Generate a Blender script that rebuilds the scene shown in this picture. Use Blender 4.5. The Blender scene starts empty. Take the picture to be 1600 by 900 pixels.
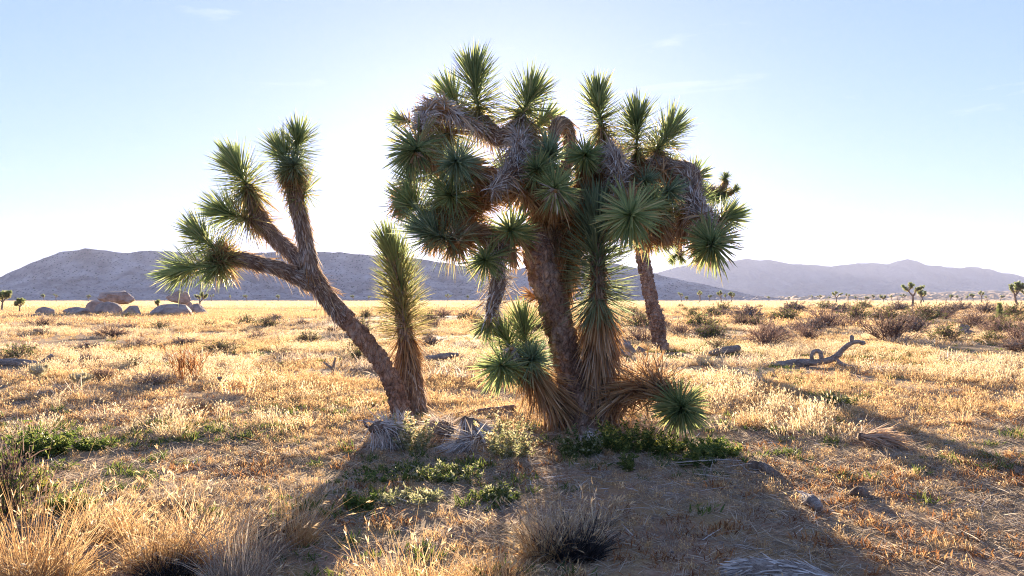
import bpy, bmesh, math, random
import numpy as np
from mathutils import Vector

R = math.radians
scene = bpy.context.scene
random.seed(7)
rng = np.random.default_rng(11)

# ------------------------------------------------------------------ camera
F, CX, HY, CH = 1200.0, 800.0, 468.0, 1.5      # focal length (px of the 1600 px photo), horizon row, eye height
cam_d = bpy.data.cameras.new('camera')
cam_d.sensor_width = 36
cam_d.lens = 36 * F / 1600
cam_d.shift_y = (HY - 450) / 1600
cam_d.clip_start = 0.1
cam_d.clip_end = 60000
cam = bpy.data.objects.new('camera', cam_d)
scene.collection.objects.link(cam)
cam.location = (0, 0, CH)
cam.rotation_euler = (R(90), 0, 0)
scene.camera = cam

# ------------------------------------------------------------------ sky, sun, exposure
SUN_AZ, SUN_EL = R(-1.4), R(7.0)
world = bpy.data.worlds.new('World')
scene.world = world
world.use_nodes = True
wn = world.node_tree
wn.nodes.clear()
wo = wn.nodes.new('ShaderNodeOutputWorld')
bg = wn.nodes.new('ShaderNodeBackground')
sky = wn.nodes.new('ShaderNodeTexSky')
sky.sky_type = 'NISHITA'
sky.sun_disc = False
sky.sun_elevation = SUN_EL
sky.sun_rotation = SUN_AZ
sky.altitude = 1200
sky.air_density = 1.0
sky.dust_density = 1.0
sky.ozone_density = 3.8
bg.inputs[1].default_value = 0.078
# the photograph compresses the sky's range: one even gamma and white balance over the whole sky
gam = wn.nodes.new('ShaderNodeGamma'); gam.inputs[1].default_value = 0.50
wb = wn.nodes.new('ShaderNodeMix'); wb.data_type = 'RGBA'; wb.blend_type = 'MULTIPLY'; wb.inputs[0].default_value = 1.0
wb.inputs[7].default_value = (0.85, 0.845, 1.16, 1)
wn.links.new(sky.outputs[0], gam.inputs[0])
wn.links.new(gam.outputs[0], wb.inputs[6])
# thin cirrus wisps over the whole sky
wtc = wn.nodes.new('ShaderNodeTexCoord')
wmp = wn.nodes.new('ShaderNodeMapping'); wmp.inputs['Scale'].default_value = (2.2, 2.2, 13.0); wmp.inputs['Rotation'].default_value = (0.05, 0.08, 0.4)
wns = wn.nodes.new('ShaderNodeTexNoise'); wns.inputs['Scale'].default_value = 1.7; wns.inputs['Detail'].default_value = 9; wns.inputs['Roughness'].default_value = 0.62; wns.inputs['Distortion'].default_value = 0.6
wrp = wn.nodes.new('ShaderNodeMapRange'); wrp.inputs[1].default_value = 0.60; wrp.inputs[2].default_value = 0.82; wrp.inputs[3].default_value = 0.0; wrp.inputs[4].default_value = 0.30
wcl = wn.nodes.new('ShaderNodeMix'); wcl.data_type = 'RGBA'; wcl.inputs[7].default_value = (3.2, 3.1, 3.2, 1)
wn.links.new(wtc.outputs['Generated'], wmp.inputs[0]); wn.links.new(wmp.outputs[0], wns.inputs['Vector'])
wn.links.new(wns.outputs[0], wrp.inputs[0]); wn.links.new(wrp.outputs[0], wcl.inputs[0])
wn.links.new(wb.outputs[2], wcl.inputs[6]); wn.links.new(wcl.outputs[2], bg.inputs[0])
wn.links.new(bg.outputs[0], wo.inputs[0])

sun_d = bpy.data.lights.new('sun', 'SUN')
sun_d.energy = 4.4
sun_d.angle = R(0.55)
sun_d.color = (1.0, 0.80, 0.56)
sun = bpy.data.objects.new('sun', sun_d)
scene.collection.objects.link(sun)
sdir = Vector((math.sin(SUN_AZ) * math.cos(SUN_EL), math.cos(SUN_AZ) * math.cos(SUN_EL), math.sin(SUN_EL)))
sun.rotation_euler = sdir.to_track_quat('Z', 'Y').to_euler()
sun.location = (0, 30, 40)

scene.view_settings.view_transform = 'Standard'
scene.view_settings.look = 'None'
scene.view_settings.gamma = 1.0
scene.view_settings.use_curve_mapping = False
scene.view_settings.exposure = 2.85

cy = scene.cycles
cy.max_bounces = 8
cy.diffuse_bounces = 5
cy.glossy_bounces = 2
cy.transmission_bounces = 4
cy.transparent_max_bounces = 8
cy.volume_bounces = 0
cy.use_denoising = True
cy.denoising_prefilter = 'NONE'
cy.filter_width = 1.05
cy.denoiser = 'OPENIMAGEDENOISE'
cy.denoising_input_passes = 'RGB_ALBEDO_NORMAL'
cy.sample_clamp_indirect = 6.0

# ------------------------------------------------------------------ numeric helpers
def P(x, y, Y):
    """pixel of the photograph + distance in metres -> point"""
    return np.array([(x - CX) / F * Y, Y, CH - (y - HY) / F * Y])

def hash3(ix, iy, iz, seed):
    h = (ix.astype(np.int64) * 374761393 + iy.astype(np.int64) * 668265263 + iz.astype(np.int64) * 2147483647 + seed * 974711) & 0xffffffff
    h = ((h ^ (h >> 13)) * 1274126177) & 0xffffffff
    h = h ^ (h >> 16)
    return (h & 0xffffff) / float(0xffffff)

def vn(x, y, z=None, seed=0):
    x = np.asarray(x, float); y = np.asarray(y, float)
    z = np.zeros_like(x) if z is None else np.asarray(z, float)
    ix, iy, iz = np.floor(x), np.floor(y), np.floor(z)
    fx, fy, fz = x - ix, y - iy, z - iz
    fx, fy, fz = [f * f * (3 - 2 * f) for f in (fx, fy, fz)]
    out = 0
    for dx in (0, 1):
        for dy in (0, 1):
            for dz in (0, 1):
                w = (fx if dx else 1 - fx) * (fy if dy else 1 - fy) * (fz if dz else 1 - fz)
                out = out + w * hash3(ix + dx, iy + dy, iz + dz, seed)
    return out

def fbm(x, y, z=None, seed=0, octv=4, gain=0.5):
    a, s, t = 1.0, 0.0, 0.0
    x = np.asarray(x, float); y = np.asarray(y, float)
    z = np.zeros_like(x) if z is None else np.asarray(z, float)
    for k in range(octv):
        s = s + a * vn(x, y, z, seed + k * 17)
        t += a
        a *= gain
        x, y, z = x * 2.03 + 5.1, y * 2.03 + 9.7, z * 2.03 + 3.3
    return s / t

def sstep(a, b, x):
    t = np.clip((np.asarray(x, float) - a) / (b - a), 0, 1)
    return t * t * (3 - 2 * t)

def gz(x, y):
    x = np.asarray(x, float); y = np.asarray(y, float)
    near = 1 - sstep(25, 60, np.hypot(x, y))
    far = 1 - sstep(250, 500, np.hypot(x, y))
    z = 0.07 * (fbm(x * 0.9, y * 0.9, seed=3, octv=3) - 0.5) * near
    z = z + 0.22 * (fbm(x * 0.11, y * 0.11, seed=5, octv=2) - 0.5) * far * sstep(4, 14, np.hypot(x, y - 4) + 2)
    z = z + 0.10 * np.exp(-((x - 0.6) / 2.0) ** 2 - ((y - 9.2) / 0.9) ** 2)
    return z

def G(x, y):
    """pixel on the ground -> point on the ground sheet"""
    Y = CH * F / max(y - HY, 0.8)
    for _ in range(6):
        z = float(gz((x - CX) / F * Y, Y))
        Y = (CH - z) * F / max(y - HY, 0.8)
    X = (x - CX) / F * Y
    return np.array([X, Y, float(gz(X, Y))])

def nrm(v):
    return v / np.maximum(np.linalg.norm(v, axis=-1, keepdims=True), 1e-9)

# ------------------------------------------------------------------ mesh builder
class MB:
    def __init__(s):
        s.V, s.T, s.a, s.b, s.m, s.sm, s.n = [], [], [], [], [], [], 0

    def add(s, V, T, var=0.5, age=0.0, mat=0, smooth=False):
        V = np.asarray(V, float); T = np.asarray(T, np.int64)
        s.V.append(V); s.T.append(T + s.n)
        s.a.append(np.broadcast_to(np.asarray(var, float), (len(V),)))
        s.b.append(np.broadcast_to(np.asarray(age, float), (len(V),)))
        s.m.append(np.full(len(T), mat)); s.sm.append(np.full(len(T), smooth))
        s.n += len(V)

    def mesh(s, name, mats, origin=None):
        V = np.concatenate(s.V); T = np.concatenate(s.T)
        if origin is not None:
            V = V - np.asarray(origin)
        me = bpy.data.meshes.new(name)
        me.vertices.add(len(V)); me.vertices.foreach_set('co', V.astype(np.float32).ravel())
        me.loops.add(len(T) * 3); me.loops.foreach_set('vertex_index', T.astype(np.int32).ravel())
        me.polygons.add(len(T)); me.polygons.foreach_set('loop_start', np.arange(0, len(T) * 3, 3, dtype=np.int32))
        me.polygons.foreach_set('material_index', np.concatenate(s.m).astype(np.int32))
        me.polygons.foreach_set('use_smooth', np.concatenate(s.sm).astype(bool))
        for nm, arr in (('var', s.a), ('age', s.b)):
            at = me.attributes.new(nm, 'FLOAT', 'POINT')
            at.data.foreach_set('value', np.concatenate(arr).astype(np.float32))
        me.update(calc_edges=True)
        for m in (mats if isinstance(mats, (list, tuple)) else [mats]):
            me.materials.append(m)
        return me

    def obj(s, name, mats, parent=None, origin=None):
        if parent is not None and origin is None:
            origin = np.array(world_loc(parent))
        o = bpy.data.objects.new(name, s.mesh(name, mats, origin))
        scene.collection.objects.link(o)
        if parent is not None:
            o.parent = parent
        elif origin is not None:
            o.location = origin
        return o

def world_loc(o):
    l = Vector(o.location)
    while o.parent is not None:
        o = o.parent
        l = l + Vector(o.location)
    return l

def blades(mb, base, d, L, W, bend=None, rings=(0.0, 0.4), prof=(0.75, 1.0), keel=0.25, var=None, age=0.0, mat=0, side=None):
    """many narrow blades at once; each a keeled strip that ends in a point"""
    base = np.atleast_2d(base).astype(float); n = len(base)
    if n == 0:
        return
    d = nrm(np.broadcast_to(d, (n, 3)).astype(float))
    L = np.broadcast_to(np.asarray(L, float), (n,)); W = np.broadcast_to(np.asarray(W, float), (n,))
    if side is None:
        side = nrm(np.cross(d, rng.normal(size=(n, 3))))
    up = nrm(np.cross(side, d))
    bend = np.zeros((n, 3)) if bend is None else np.broadcast_to(bend, (n, 3))
    vs = []
    for s_, w_ in zip(rings, prof):
        c = base + d * (L * s_)[:, None] + bend * (L * s_ * s_)[:, None]
        h = side * (W * w_ * 0.5)[:, None]
        k = up * (W * w_ * keel)[:, None]
        if keel > 0:
            vs += [c - h, c - k, c + h]
        else:
            vs += [c - h, c + h]
    vs.append(base + d * L[:, None] + bend * L[:, None])
    V = np.stack(vs, 1)
    q = 3 if keel > 0 else 2
    tri = []
    nr = len(rings)
    for r in range(nr - 1):
        for c in range(q - 1):
            a, b = r * q + c, r * q + c + 1
            e, f = a + q, b + q
            tri += [(a, b, f), (a, f, e)]
    for c in range(q - 1):
        a = (nr - 1) * q + c
        tri.append((a, a + 1, nr * q))
    m = V.shape[1]
    T = (np.array(tri)[None] + (np.arange(n) * m)[:, None, None]).reshape(-1, 3)
    var = rng.random(n) if var is None else np.broadcast_to(var, (n,))
    age = np.broadcast_to(np.asarray(age, float), (n,))
    mb.add(V.reshape(-1, 3), T, np.repeat(var, m), np.repeat(age, m), mat)

def spline(pts, step=None, n=None):
    """Catmull-Rom through rows of numbers (any width), resampled"""
    p = np.asarray(pts, float)
    if len(p) == 2:
        q = np.vstack([p[0], p[0] * 2 / 3 + p[1] / 3, p[0] / 3 + p[1] * 2 / 3, p[1]])
        p = q
    e = np.vstack([2 * p[0] - p[1], p, 2 * p[-1] - p[-2]])
    out = []
    K = 14
    for i in range(1, len(e) - 2):
        t = np.linspace(0, 1, K, endpoint=False)[:, None]
        a, b, c, d = e[i - 1], e[i], e[i + 1], e[i + 2]
        out.append(0.5 * ((2 * b) + (c - a) * t + (2 * a - 5 * b + 4 * c - d) * t ** 2 + (3 * b - a - 3 * c + d) * t ** 3))
    out.append(e[-2][None])
    o = np.vstack(out)
    s = np.concatenate([[0], np.cumsum(np.linalg.norm(np.diff(o[:, :3], axis=0), axis=1))])
    if n is None:
        n = max(3, int(s[-1] / step) + 1)
    ss = np.linspace(0, s[-1], n)
    return np.stack([np.interp(ss, s, o[:, k]) for k in range(o.shape[1])], 1), ss

def frames(p):
    T = nrm(np.gradient(p, axis=0))
    ref = np.array([0.31, -0.9, 0.3])
    U = np.zeros_like(T)
    u = nrm(np.cross(T[0], ref)); U[0] = u
    for i in range(1, len(T)):
        u = u - T[i] * np.dot(u, T[i]); u = u / max(np.linalg.norm(u), 1e-9); U[i] = u
    return T, U, np.cross(T, U)

def tube(mb, pts, seg=20, step=0.03, rough=0.0, freq=8.0, plate=0.0, mat=0, var=0.5, seed=0, smooth=True, cap=True):
    """pts rows: x y z r"""
    p, ss = spline(pts, step)
    c, r = p[:, :3], np.maximum(p[:, 3], 0.001)
    T, U, W = frames(c)
    th = np.linspace(0, 2 * np.pi, seg, endpoint=False)
    dirs = U[:, None] * np.cos(th)[None, :, None] + W[:, None] * np.sin(th)[None, :, None]
    V = c[:, None] + dirs * r[:, None, None]
    if rough or plate:
        q = V.reshape(-1, 3)
        nz = fbm(q[:, 0] * freq, q[:, 1] * freq, q[:, 2] * freq, seed, 4) - 0.5
        dsp = rough * 2 * nz
        if plate:
            rg = np.abs(fbm(q[:, 0] * freq * 3, q[:, 1] * freq * 3, q[:, 2] * freq * 1.6, seed + 9, 3) - 0.5) * 2
            dsp = dsp + plate * (np.minimum(rg * 3.0, 1) - 0.6)
        V = V + dirs * (r[:, None] * dsp.reshape(V.shape[:2]))[..., None]
    nr = len(c)
    idx = np.arange(nr * seg).reshape(nr, seg)
    a = idx[:-1]; b = np.roll(idx, -1, 1)[:-1]; d = idx[1:]; e = np.roll(idx, -1, 1)[1:]
    Tq = np.concatenate([np.stack([a, b, e], -1).reshape(-1, 3), np.stack([a, e, d], -1).reshape(-1, 3)])
    V = V.reshape(-1, 3)
    if cap:
        V = np.vstack([V, c[0] - T[0] * r[0] * 0.2, c[-1] + T[-1] * r[-1] * 0.5])
        i0, i1 = nr * seg, nr * seg + 1
        k = np.arange(seg)
        Tq = np.vstack([Tq, np.stack([np.full(seg, i0), (k + 1) % seg, k], 1),
                        np.stack([np.full(seg, i1), (nr - 1) * seg + k, (nr - 1) * seg + (k + 1) % seg], 1)])
    mb.add(V, Tq, var, 0.0, mat, smooth)
    return c, r

def foliage(mb, pts, n, L, W, a0, a1, jit=0.12, grav=0.0, bendg=0.0, age=(0.0, 0.0), tpow=1.0, lpow=(1.0, 1.0), keel=0.25,
            mat=0, lrand=0.25, up_only=None, trange=(0, 1), var=None, sink=0.5, bias=None):
    """blades growing out of a limb: a0 = angle from the limb's forward direction at its base, a1 at its tip (degrees)"""
    p, ss = spline(pts, n=40)
    T, U, Wv = frames(p[:, :3])
    t = trange[0] + (trange[1] - trange[0]) * rng.random(n) ** tpow
    f = t * (len(p) - 1)
    i = np.minimum(f.astype(int), len(p) - 2); fr = (f - i)[:, None]
    c = p[i, :3] * (1 - fr) + p[i + 1, :3] * fr
    r = p[i, 3] * (1 - fr[:, 0]) + p[i + 1, 3] * fr[:, 0]
    th = rng.random(n) * 2 * np.pi
    rad = U[i] * np.cos(th)[:, None] + Wv[i] * np.sin(th)[:, None]
    tt = (t - trange[0]) / max(trange[1] - trange[0], 1e-6)
    a = np.radians(a0 + (a1 - a0) * tt) + rng.normal(size=n) * jit
    d = T[i] * np.cos(a)[:, None] + rad * np.sin(a)[:, None]
    d = d + rng.normal(size=(n, 3)) * jit * 0.6
    d[:, 2] -= grav * rng.random(n)
    if bias is not None:
        d = d + bias
    d = nrm(d)
    base = c + rad * (r * (1 - sink * 0.3))[:, None]
    LL = L * (lpow[0] + (lpow[1] - lpow[0]) * tt) * (1 - lrand * rng.random(n))
    bend = np.zeros((n, 3)); bend[:, 2] = -bendg * rng.random(n)
    bend = bend + rng.normal(size=(n, 3)) * 0.03
    ag = np.clip(age[0] + (age[1] - age[0]) * tt + rng.normal(size=n) * 0.12, 0, 1)
    sd = nrm(np.cross(d, T[i] + rng.normal(size=(n, 3)) * 0.3))
    blades(mb, base, d, LL, W * (0.8 + 0.4 * rng.random(n)), bend, keel=keel, age=ag, mat=mat, side=sd, var=var,
           rings=(0, 0.35, 0.78), prof=(0.85, 1.0, 0.72))

# ------------------------------------------------------------------ objects
def tag(o, label=None, cat=None, group=None, kind=None):
    if label: o['label'] = label
    if cat: o['category'] = cat
    if group: o['group'] = group
    if kind: o['kind'] = kind
    return o

def empty(name, loc, label, cat, group=None):
    o = bpy.data.objects.new(name, None)
    o.empty_display_size = 0.2
    scene.collection.objects.link(o)
    o.location = [float(v) for v in loc]
    return tag(o, label, cat, group)

def copy_tree(o, parent=None):
    c = o.copy()
    scene.collection.objects.link(c)
    c.parent = parent
    for ch in list(o.children):
        copy_tree(ch, c)
    return c

# ------------------------------------------------------------------ materials
def nodes(name):
    m = bpy.data.materials.new(name)
    m.use_nodes = True
    t = m.node_tree
    t.nodes.clear()
    return m, t, t.nodes, t.links

def rgb(c):
    return (c[0], c[1], c[2], 1)

def ramp(N, stops):
    r = N.new('ShaderNodeValToRGB')
    e = r.color_ramp.elements
    while len(e) < len(stops):
        e.new(0.5)
    for i, (p, c) in enumerate(stops):
        e[i].position = p
        e[i].color = rgb(c)
    return r

def mat_blade(name, stops, dead=None, trans=0.35, rough=0.55, spec=0.3, rnd=0.25, tint=None):
    """stems, leaves and grass: colour varies from blade to blade; 'age' turns it to the dead colour"""
    m, t, N, Lk = nodes(name)
    out = N.new('ShaderNodeOutputMaterial')
    at = N.new('ShaderNodeAttribute'); at.attribute_name = 'var'
    rp = ramp(N, stops)
    Lk.new(at.outputs['Fac'], rp.inputs[0])
    col = rp.outputs[0]
    if dead:
        ag = N.new('ShaderNodeAttribute'); ag.attribute_name = 'age'
        rd = ramp(N, dead)
        Lk.new(at.outputs['Fac'], rd.inputs[0])
        mx = N.new('ShaderNodeMix'); mx.data_type = 'RGBA'
        Lk.new(ag.outputs['Fac'], mx.inputs[0]); Lk.new(col, mx.inputs[6]); Lk.new(rd.outputs[0], mx.inputs[7])
        col = mx.outputs[2]
    oi = N.new('ShaderNodeObjectInfo')
    mr = N.new('ShaderNodeMapRange')
    mr.inputs[3].default_value = 1 - rnd; mr.inputs[4].default_value = 1 + rnd
    Lk.new(oi.outputs['Random'], mr.inputs[0])
    hsv = N.new('ShaderNodeHueSaturation')
    Lk.new(mr.outputs[0], hsv.inputs['Value']); Lk.new(col, hsv.inputs['Color'])
    col = hsv.outputs[0]
    pb = N.new('ShaderNodeBsdfPrincipled')
    pb.inputs['Roughness'].default_value = rough
    pb.inputs['Specular IOR Level'].default_value = spec
    Lk.new(col, pb.inputs['Base Color'])
    if trans > 0:
        tr = N.new('ShaderNodeBsdfTranslucent')
        Lk.new(col, tr.inputs[0])
        ms = N.new('ShaderNodeMixShader'); ms.inputs[0].default_value = trans
        Lk.new(pb.outputs[0], ms.inputs[1]); Lk.new(tr.outputs[0], ms.inputs[2])
        Lk.new(ms.outputs[0], out.inputs[0])
    else:
        Lk.new(pb.outputs[0], out.inputs[0])
    return m

def mat_bark(name, c_lo, c_mid, c_hi, scale=14, stretch=(1, 1, 0.35), bump=0.6, rough=0.9):
    m, t, N, Lk = nodes(name)
    out = N.new('ShaderNodeOutputMaterial')
    tc = N.new('ShaderNodeTexCoord')
    mp = N.new('ShaderNodeMapping'); mp.inputs['Scale'].default_value = stretch
    Lk.new(tc.outputs['Object'], mp.inputs[0])
    n1 = N.new('ShaderNodeTexNoise'); n1.inputs['Scale'].default_value = scale; n1.inputs['Detail'].default_value = 8; n1.inputs['Roughness'].default_value = 0.7
    v1 = N.new('ShaderNodeTexVoronoi'); v1.inputs['Scale'].default_value = scale * 1.5; v1.feature = 'DISTANCE_TO_EDGE'
    n2 = N.new('ShaderNodeTexNoise'); n2.inputs['Scale'].default_value = scale * 0.35; n2.inputs['Detail'].default_value = 4
    Lk.new(mp.outputs[0], n1.inputs['Vector']); Lk.new(mp.outputs[0], n2.inputs['Vector'])
    wv = N.new('ShaderNodeMix'); wv.data_type = 'RGBA'; wv.blend_type = 'LINEAR_LIGHT'; wv.inputs[0].default_value = 0.06
    Lk.new(mp.outputs[0], wv.inputs[6]); Lk.new(n1.outputs['Color'], wv.inputs[7]); Lk.new(wv.outputs[2], v1.inputs['Vector'])
    rp = ramp(N, [(0.36, c_lo), (0.5, c_mid), (0.64, c_hi)])
    mx = N.new('ShaderNodeMath'); mx.operation = 'MULTIPLY_ADD'; mx.inputs[1].default_value = 0.6
    Lk.new(n1.outputs[0], mx.inputs[0])
    hm = N.new('ShaderNodeMath'); hm.operation = 'MULTIPLY'; hm.inputs[1].default_value = 0.4
    Lk.new(n2.outputs[0], hm.inputs[0]); Lk.new(hm.outputs[0], mx.inputs[2])
    Lk.new(mx.outputs[0], rp.inputs[0])
    pb = N.new('ShaderNodeBsdfPrincipled'); pb.inputs['Roughness'].default_value = rough; pb.inputs['Specular IOR Level'].default_value = 0.15
    ck = ramp(N, [(0.0, (0.25, 0.22, 0.2)), (0.09, (1, 1, 1))])
    Lk.new(v1.outputs['Distance'], ck.inputs[0])
    cm = N.new('ShaderNodeMix'); cm.data_type = 'RGBA'; cm.blend_type = 'MULTIPLY'; cm.inputs[0].default_value = 0.7
    Lk.new(rp.outputs[0], cm.inputs[6]); Lk.new(ck.outputs[0], cm.inputs[7])
    Lk.new(cm.outputs[2], pb.inputs['Base Color'])
    add = N.new('ShaderNodeMath'); add.operation = 'MULTIPLY_ADD'; add.inputs[1].default_value = 1.2
    Lk.new(v1.outputs['Distance'], add.inputs[0]); Lk.new(n1.outputs[0], add.inputs[2])
    bp = N.new('ShaderNodeBump'); bp.inputs['Strength'].default_value = bump; bp.inputs['Distance'].default_value = 0.03
    Lk.new(add.outputs[0], bp.inputs['Height']); Lk.new(bp.outputs[0], pb.inputs['Normal'])
    Lk.new(pb.outputs[0], out.inputs[0])
    return m

def mat_ground(name):
    m, t, N, Lk = nodes(name)
    out = N.new('ShaderNodeOutputMaterial')
    tc = N.new('ShaderNodeTexCoord')
    def noise(s, d=6, r=0.6):
        n = N.new('ShaderNodeTexNoise'); n.inputs['Scale'].default_value = s; n.inputs['Detail'].default_value = d; n.inputs['Roughness'].default_value = r
        Lk.new(tc.outputs['Object'], n.inputs['Vector'])
        return n
    big, mid, fine, grain = noise(0.25, 5), noise(1.6, 6), noise(14, 8, 0.7), noise(90, 4, 0.7)
    soil = ramp(N, [(0.3, (0.16, 0.095, 0.06)), (0.5, (0.32, 0.20, 0.13)), (0.7, (0.45, 0.33, 0.23))])
    Lk.new(fine.outputs[0], soil.inputs[0])
    straw = ramp(N, [(0.3, (0.20, 0.13, 0.065)), (0.55, (0.40, 0.28, 0.14)), (0.8, (0.52, 0.40, 0.22))])
    Lk.new(grain.outputs[0], straw.inputs[0])
    msk = ramp(N, [(0.40, (0, 0, 0)), (0.58, (1, 1, 1))])
    Lk.new(mid.outputs[0], msk.inputs[0])
    mx = N.new('ShaderNodeMix'); mx.data_type = 'RGBA'
    Lk.new(msk.outputs[0], mx.inputs[0]); Lk.new(soil.outputs[0], mx.inputs[6]); Lk.new(straw.outputs[0], mx.inputs[7])
    red = ramp(N, [(0.52, (0, 0, 0)), (0.68, (0.6, 0.6, 0.6))])
    Lk.new(big.outputs[0], red.inputs[0])
    m2 = N.new('ShaderNodeMix'); m2.data_type = 'RGBA'; m2.inputs[7].default_value = (0.33, 0.155, 0.08, 1)
    Lk.new(red.outputs[0], m2.inputs[0]); Lk.new(mx.outputs[2], m2.inputs[6])
    pb = N.new('ShaderNodeBsdfPrincipled'); pb.inputs['Roughness'].default_value = 0.95; pb.inputs['Specular IOR Level'].default_value = 0.1
    Lk.new(m2.outputs[2], pb.inputs['Base Color'])
    ad = N.new('ShaderNodeMath'); ad.operation = 'MULTIPLY_ADD'; ad.inputs[1].default_value = 0.35
    Lk.new(grain.outputs[0], ad.inputs[0]); Lk.new(fine.outputs[0], ad.inputs[2])
    bp = N.new('ShaderNodeBump'); bp.inputs['Strength'].default_value = 0.8; bp.inputs['Distance'].default_value = 0.04
    Lk.new(ad.outputs[0], bp.inputs['Height']); Lk.new(bp.outputs[0], pb.inputs['Normal'])
    Lk.new(pb.outputs[0], out.inputs[0])
    return m

def mat_rock(name, lo, mid, hi, s=1.0, bump=0.5, bd=0.1, spots=None):
    m, t, N, Lk = nodes(name)
    out = N.new('ShaderNodeOutputMaterial')
    tc = N.new('ShaderNodeTexCoord')
    n1 = N.new('ShaderNodeTexNoise'); n1.inputs['Scale'].default_value = s; n1.inputs['Detail'].default_value = 9; n1.inputs['Roughness'].default_value = 0.65
    Lk.new(tc.outputs['Object'], n1.inputs['Vector'])
    rp = ramp(N, [(0.33, lo), (0.5, mid), (0.68, hi)])
    Lk.new(n1.outputs[0], rp.inputs[0])
    col = rp.outputs[0]
    if spots:
        v = N.new('ShaderNodeTexVoronoi'); v.inputs['Scale'].default_value = spots[0]
        Lk.new(tc.outputs['Object'], v.inputs['Vector'])
        r2 = ramp(N, [(0.16, (1, 1, 1)), (0.34, (0, 0, 0))])
        Lk.new(v.outputs['Distance'], r2.inputs[0])
        mx = N.new('ShaderNodeMix'); mx.data_type = 'RGBA'; mx.inputs[7].default_value = rgb(spots[1])
        Lk.new(r2.outputs[0], mx.inputs[0]); Lk.new(col, mx.inputs[6])
        col = mx.outputs[2]
    pb = N.new('ShaderNodeBsdfPrincipled'); pb.inputs['Roughness'].default_value = 0.92; pb.inputs['Specular IOR Level'].default_value = 0.15
    Lk.new(col, pb.inputs['Base Color'])
    bp = N.new('ShaderNodeBump'); bp.inputs['Strength'].default_value = bump; bp.inputs['Distance'].default_value = bd
    Lk.new(n1.outputs[0], bp.inputs['Height']); Lk.new(bp.outputs[0], pb.inputs['Normal'])
    Lk.new(pb.outputs[0], out.inputs[0])
    return m

DEADB = [(0.0, (0.26, 0.135, 0.055)), (0.5, (0.44, 0.255, 0.115)), (1.0, (0.60, 0.42, 0.23))]
DEADG = [(0.0, (0.34, 0.29, 0.26)), (0.5, (0.57, 0.52, 0.48)), (1.0, (0.78, 0.74, 0.70))]
M = {}
M['leaf'] = mat_blade('joshua_leaf', [(0.0, (0.16, 0.225, 0.10)), (0.5, (0.285, 0.355, 0.15)), (0.85, (0.38, 0.42, 0.18)), (1.0, (0.52, 0.49, 0.24))],
                      dead=DEADB, trans=0.5, rough=0.42, spec=0.45, rnd=0.12)
M['leafblue'] = mat_blade('joshua_leaf_blue', [(0.0, (0.16, 0.225, 0.14)), (0.5, (0.26, 0.34, 0.205)), (1.0, (0.37, 0.43, 0.26))],
                          dead=DEADB, trans=0.48, rough=0.42, spec=0.45, rnd=0.12)
M['thatch'] = mat_blade('dead_leaf_brown', DEADB, dead=DEADG, trans=0.3, rough=0.7, spec=0.15, rnd=0.1)
M['greythatch'] = mat_blade('dead_leaf_grey', DEADG, trans=0.2, rough=0.7, spec=0.15, rnd=0.1)
M['bark'] = mat_bark('plated_bark', (0.13, 0.075, 0.052), (0.34, 0.215, 0.155), (0.54, 0.40, 0.31), 10, (1, 1, 0.5), 1.0)
M['bark_grey'] = mat_bark('shaggy_bark', (0.16, 0.105, 0.075), (0.34, 0.24, 0.18), (0.50, 0.40, 0.33), 22, (1, 1, 0.22), 1.0)
M['deadwood'] = mat_bark('weathered_wood', (0.18, 0.14, 0.115), (0.36, 0.30, 0.255), (0.52, 0.46, 0.41), 20, (0.4, 1, 1), 0.7)
M['straw'] = mat_blade('straw_grass', [(0.0, (0.36, 0.19, 0.08)), (0.5, (0.59, 0.385, 0.18)), (1.0, (0.75, 0.575, 0.33))], trans=0.45, rough=0.6, spec=0.2, rnd=0.18)
M['pale'] = mat_blade('pale_grass', [(0.0, (0.48, 0.32, 0.16)), (0.5, (0.68, 0.50, 0.29)), (1.0, (0.83, 0.71, 0.49))], trans=0.45, rough=0.6, spec=0.2, rnd=0.15)
M['greystraw'] = mat_blade('grey_straw', [(0.0, (0.23, 0.165, 0.12)), (0.5, (0.42, 0.335, 0.25)), (1.0, (0.64, 0.56, 0.45))], trans=0.35, rough=0.7, spec=0.15, rnd=0.2)
M['red'] = mat_blade('rusty_herb', [(0.0, (0.14, 0.058, 0.028)), (0.5, (0.26, 0.12, 0.052)), (1.0, (0.42, 0.24, 0.11))], trans=0.4, rough=0.65, spec=0.15, rnd=0.25)
M['green'] = mat_blade('green_herb', [(0.0, (0.05, 0.085, 0.02)), (0.5, (0.11, 0.155, 0.035)), (1.0, (0.23, 0.24, 0.07))], trans=0.45, rough=0.55, spec=0.25, rnd=0.2)
M['palegreen'] = mat_blade('pale_green_herb', [(0.0, (0.17, 0.19, 0.08)), (0.5, (0.32, 0.32, 0.17)), (1.0, (0.55, 0.52, 0.34))], trans=0.45, rough=0.6, spec=0.2, rnd=0.12)
M['yellow'] = mat_blade('yellow_flower', [(0.0, (0.38, 0.33, 0.06)), (1.0, (0.62, 0.53, 0.14))], trans=0.4, rough=0.6, spec=0.2, rnd=0.1)
M['twig'] = mat_blade('shrub_twig', [(0.0, (0.12, 0.08, 0.065)), (0.5, (0.25, 0.17, 0.14)), (1.0, (0.40, 0.29, 0.23))], trans=0.25, rough=0.8, spec=0.15, rnd=0.25)
M['greytwig'] = mat_blade('grey_twig', [(0.0, (0.17, 0.14, 0.12)), (0.5, (0.30, 0.26, 0.23)), (1.0, (0.48, 0.43, 0.39))], trans=0.1, rough=0.8, spec=0.15, rnd=0.2)
M['cholla'] = mat_blade('cholla_spine', [(0.0, (0.32, 0.28, 0.16)), (1.0, (0.66, 0.60, 0.44))], trans=0.3, rough=0.6, spec=0.2, rnd=0.1)
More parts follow.
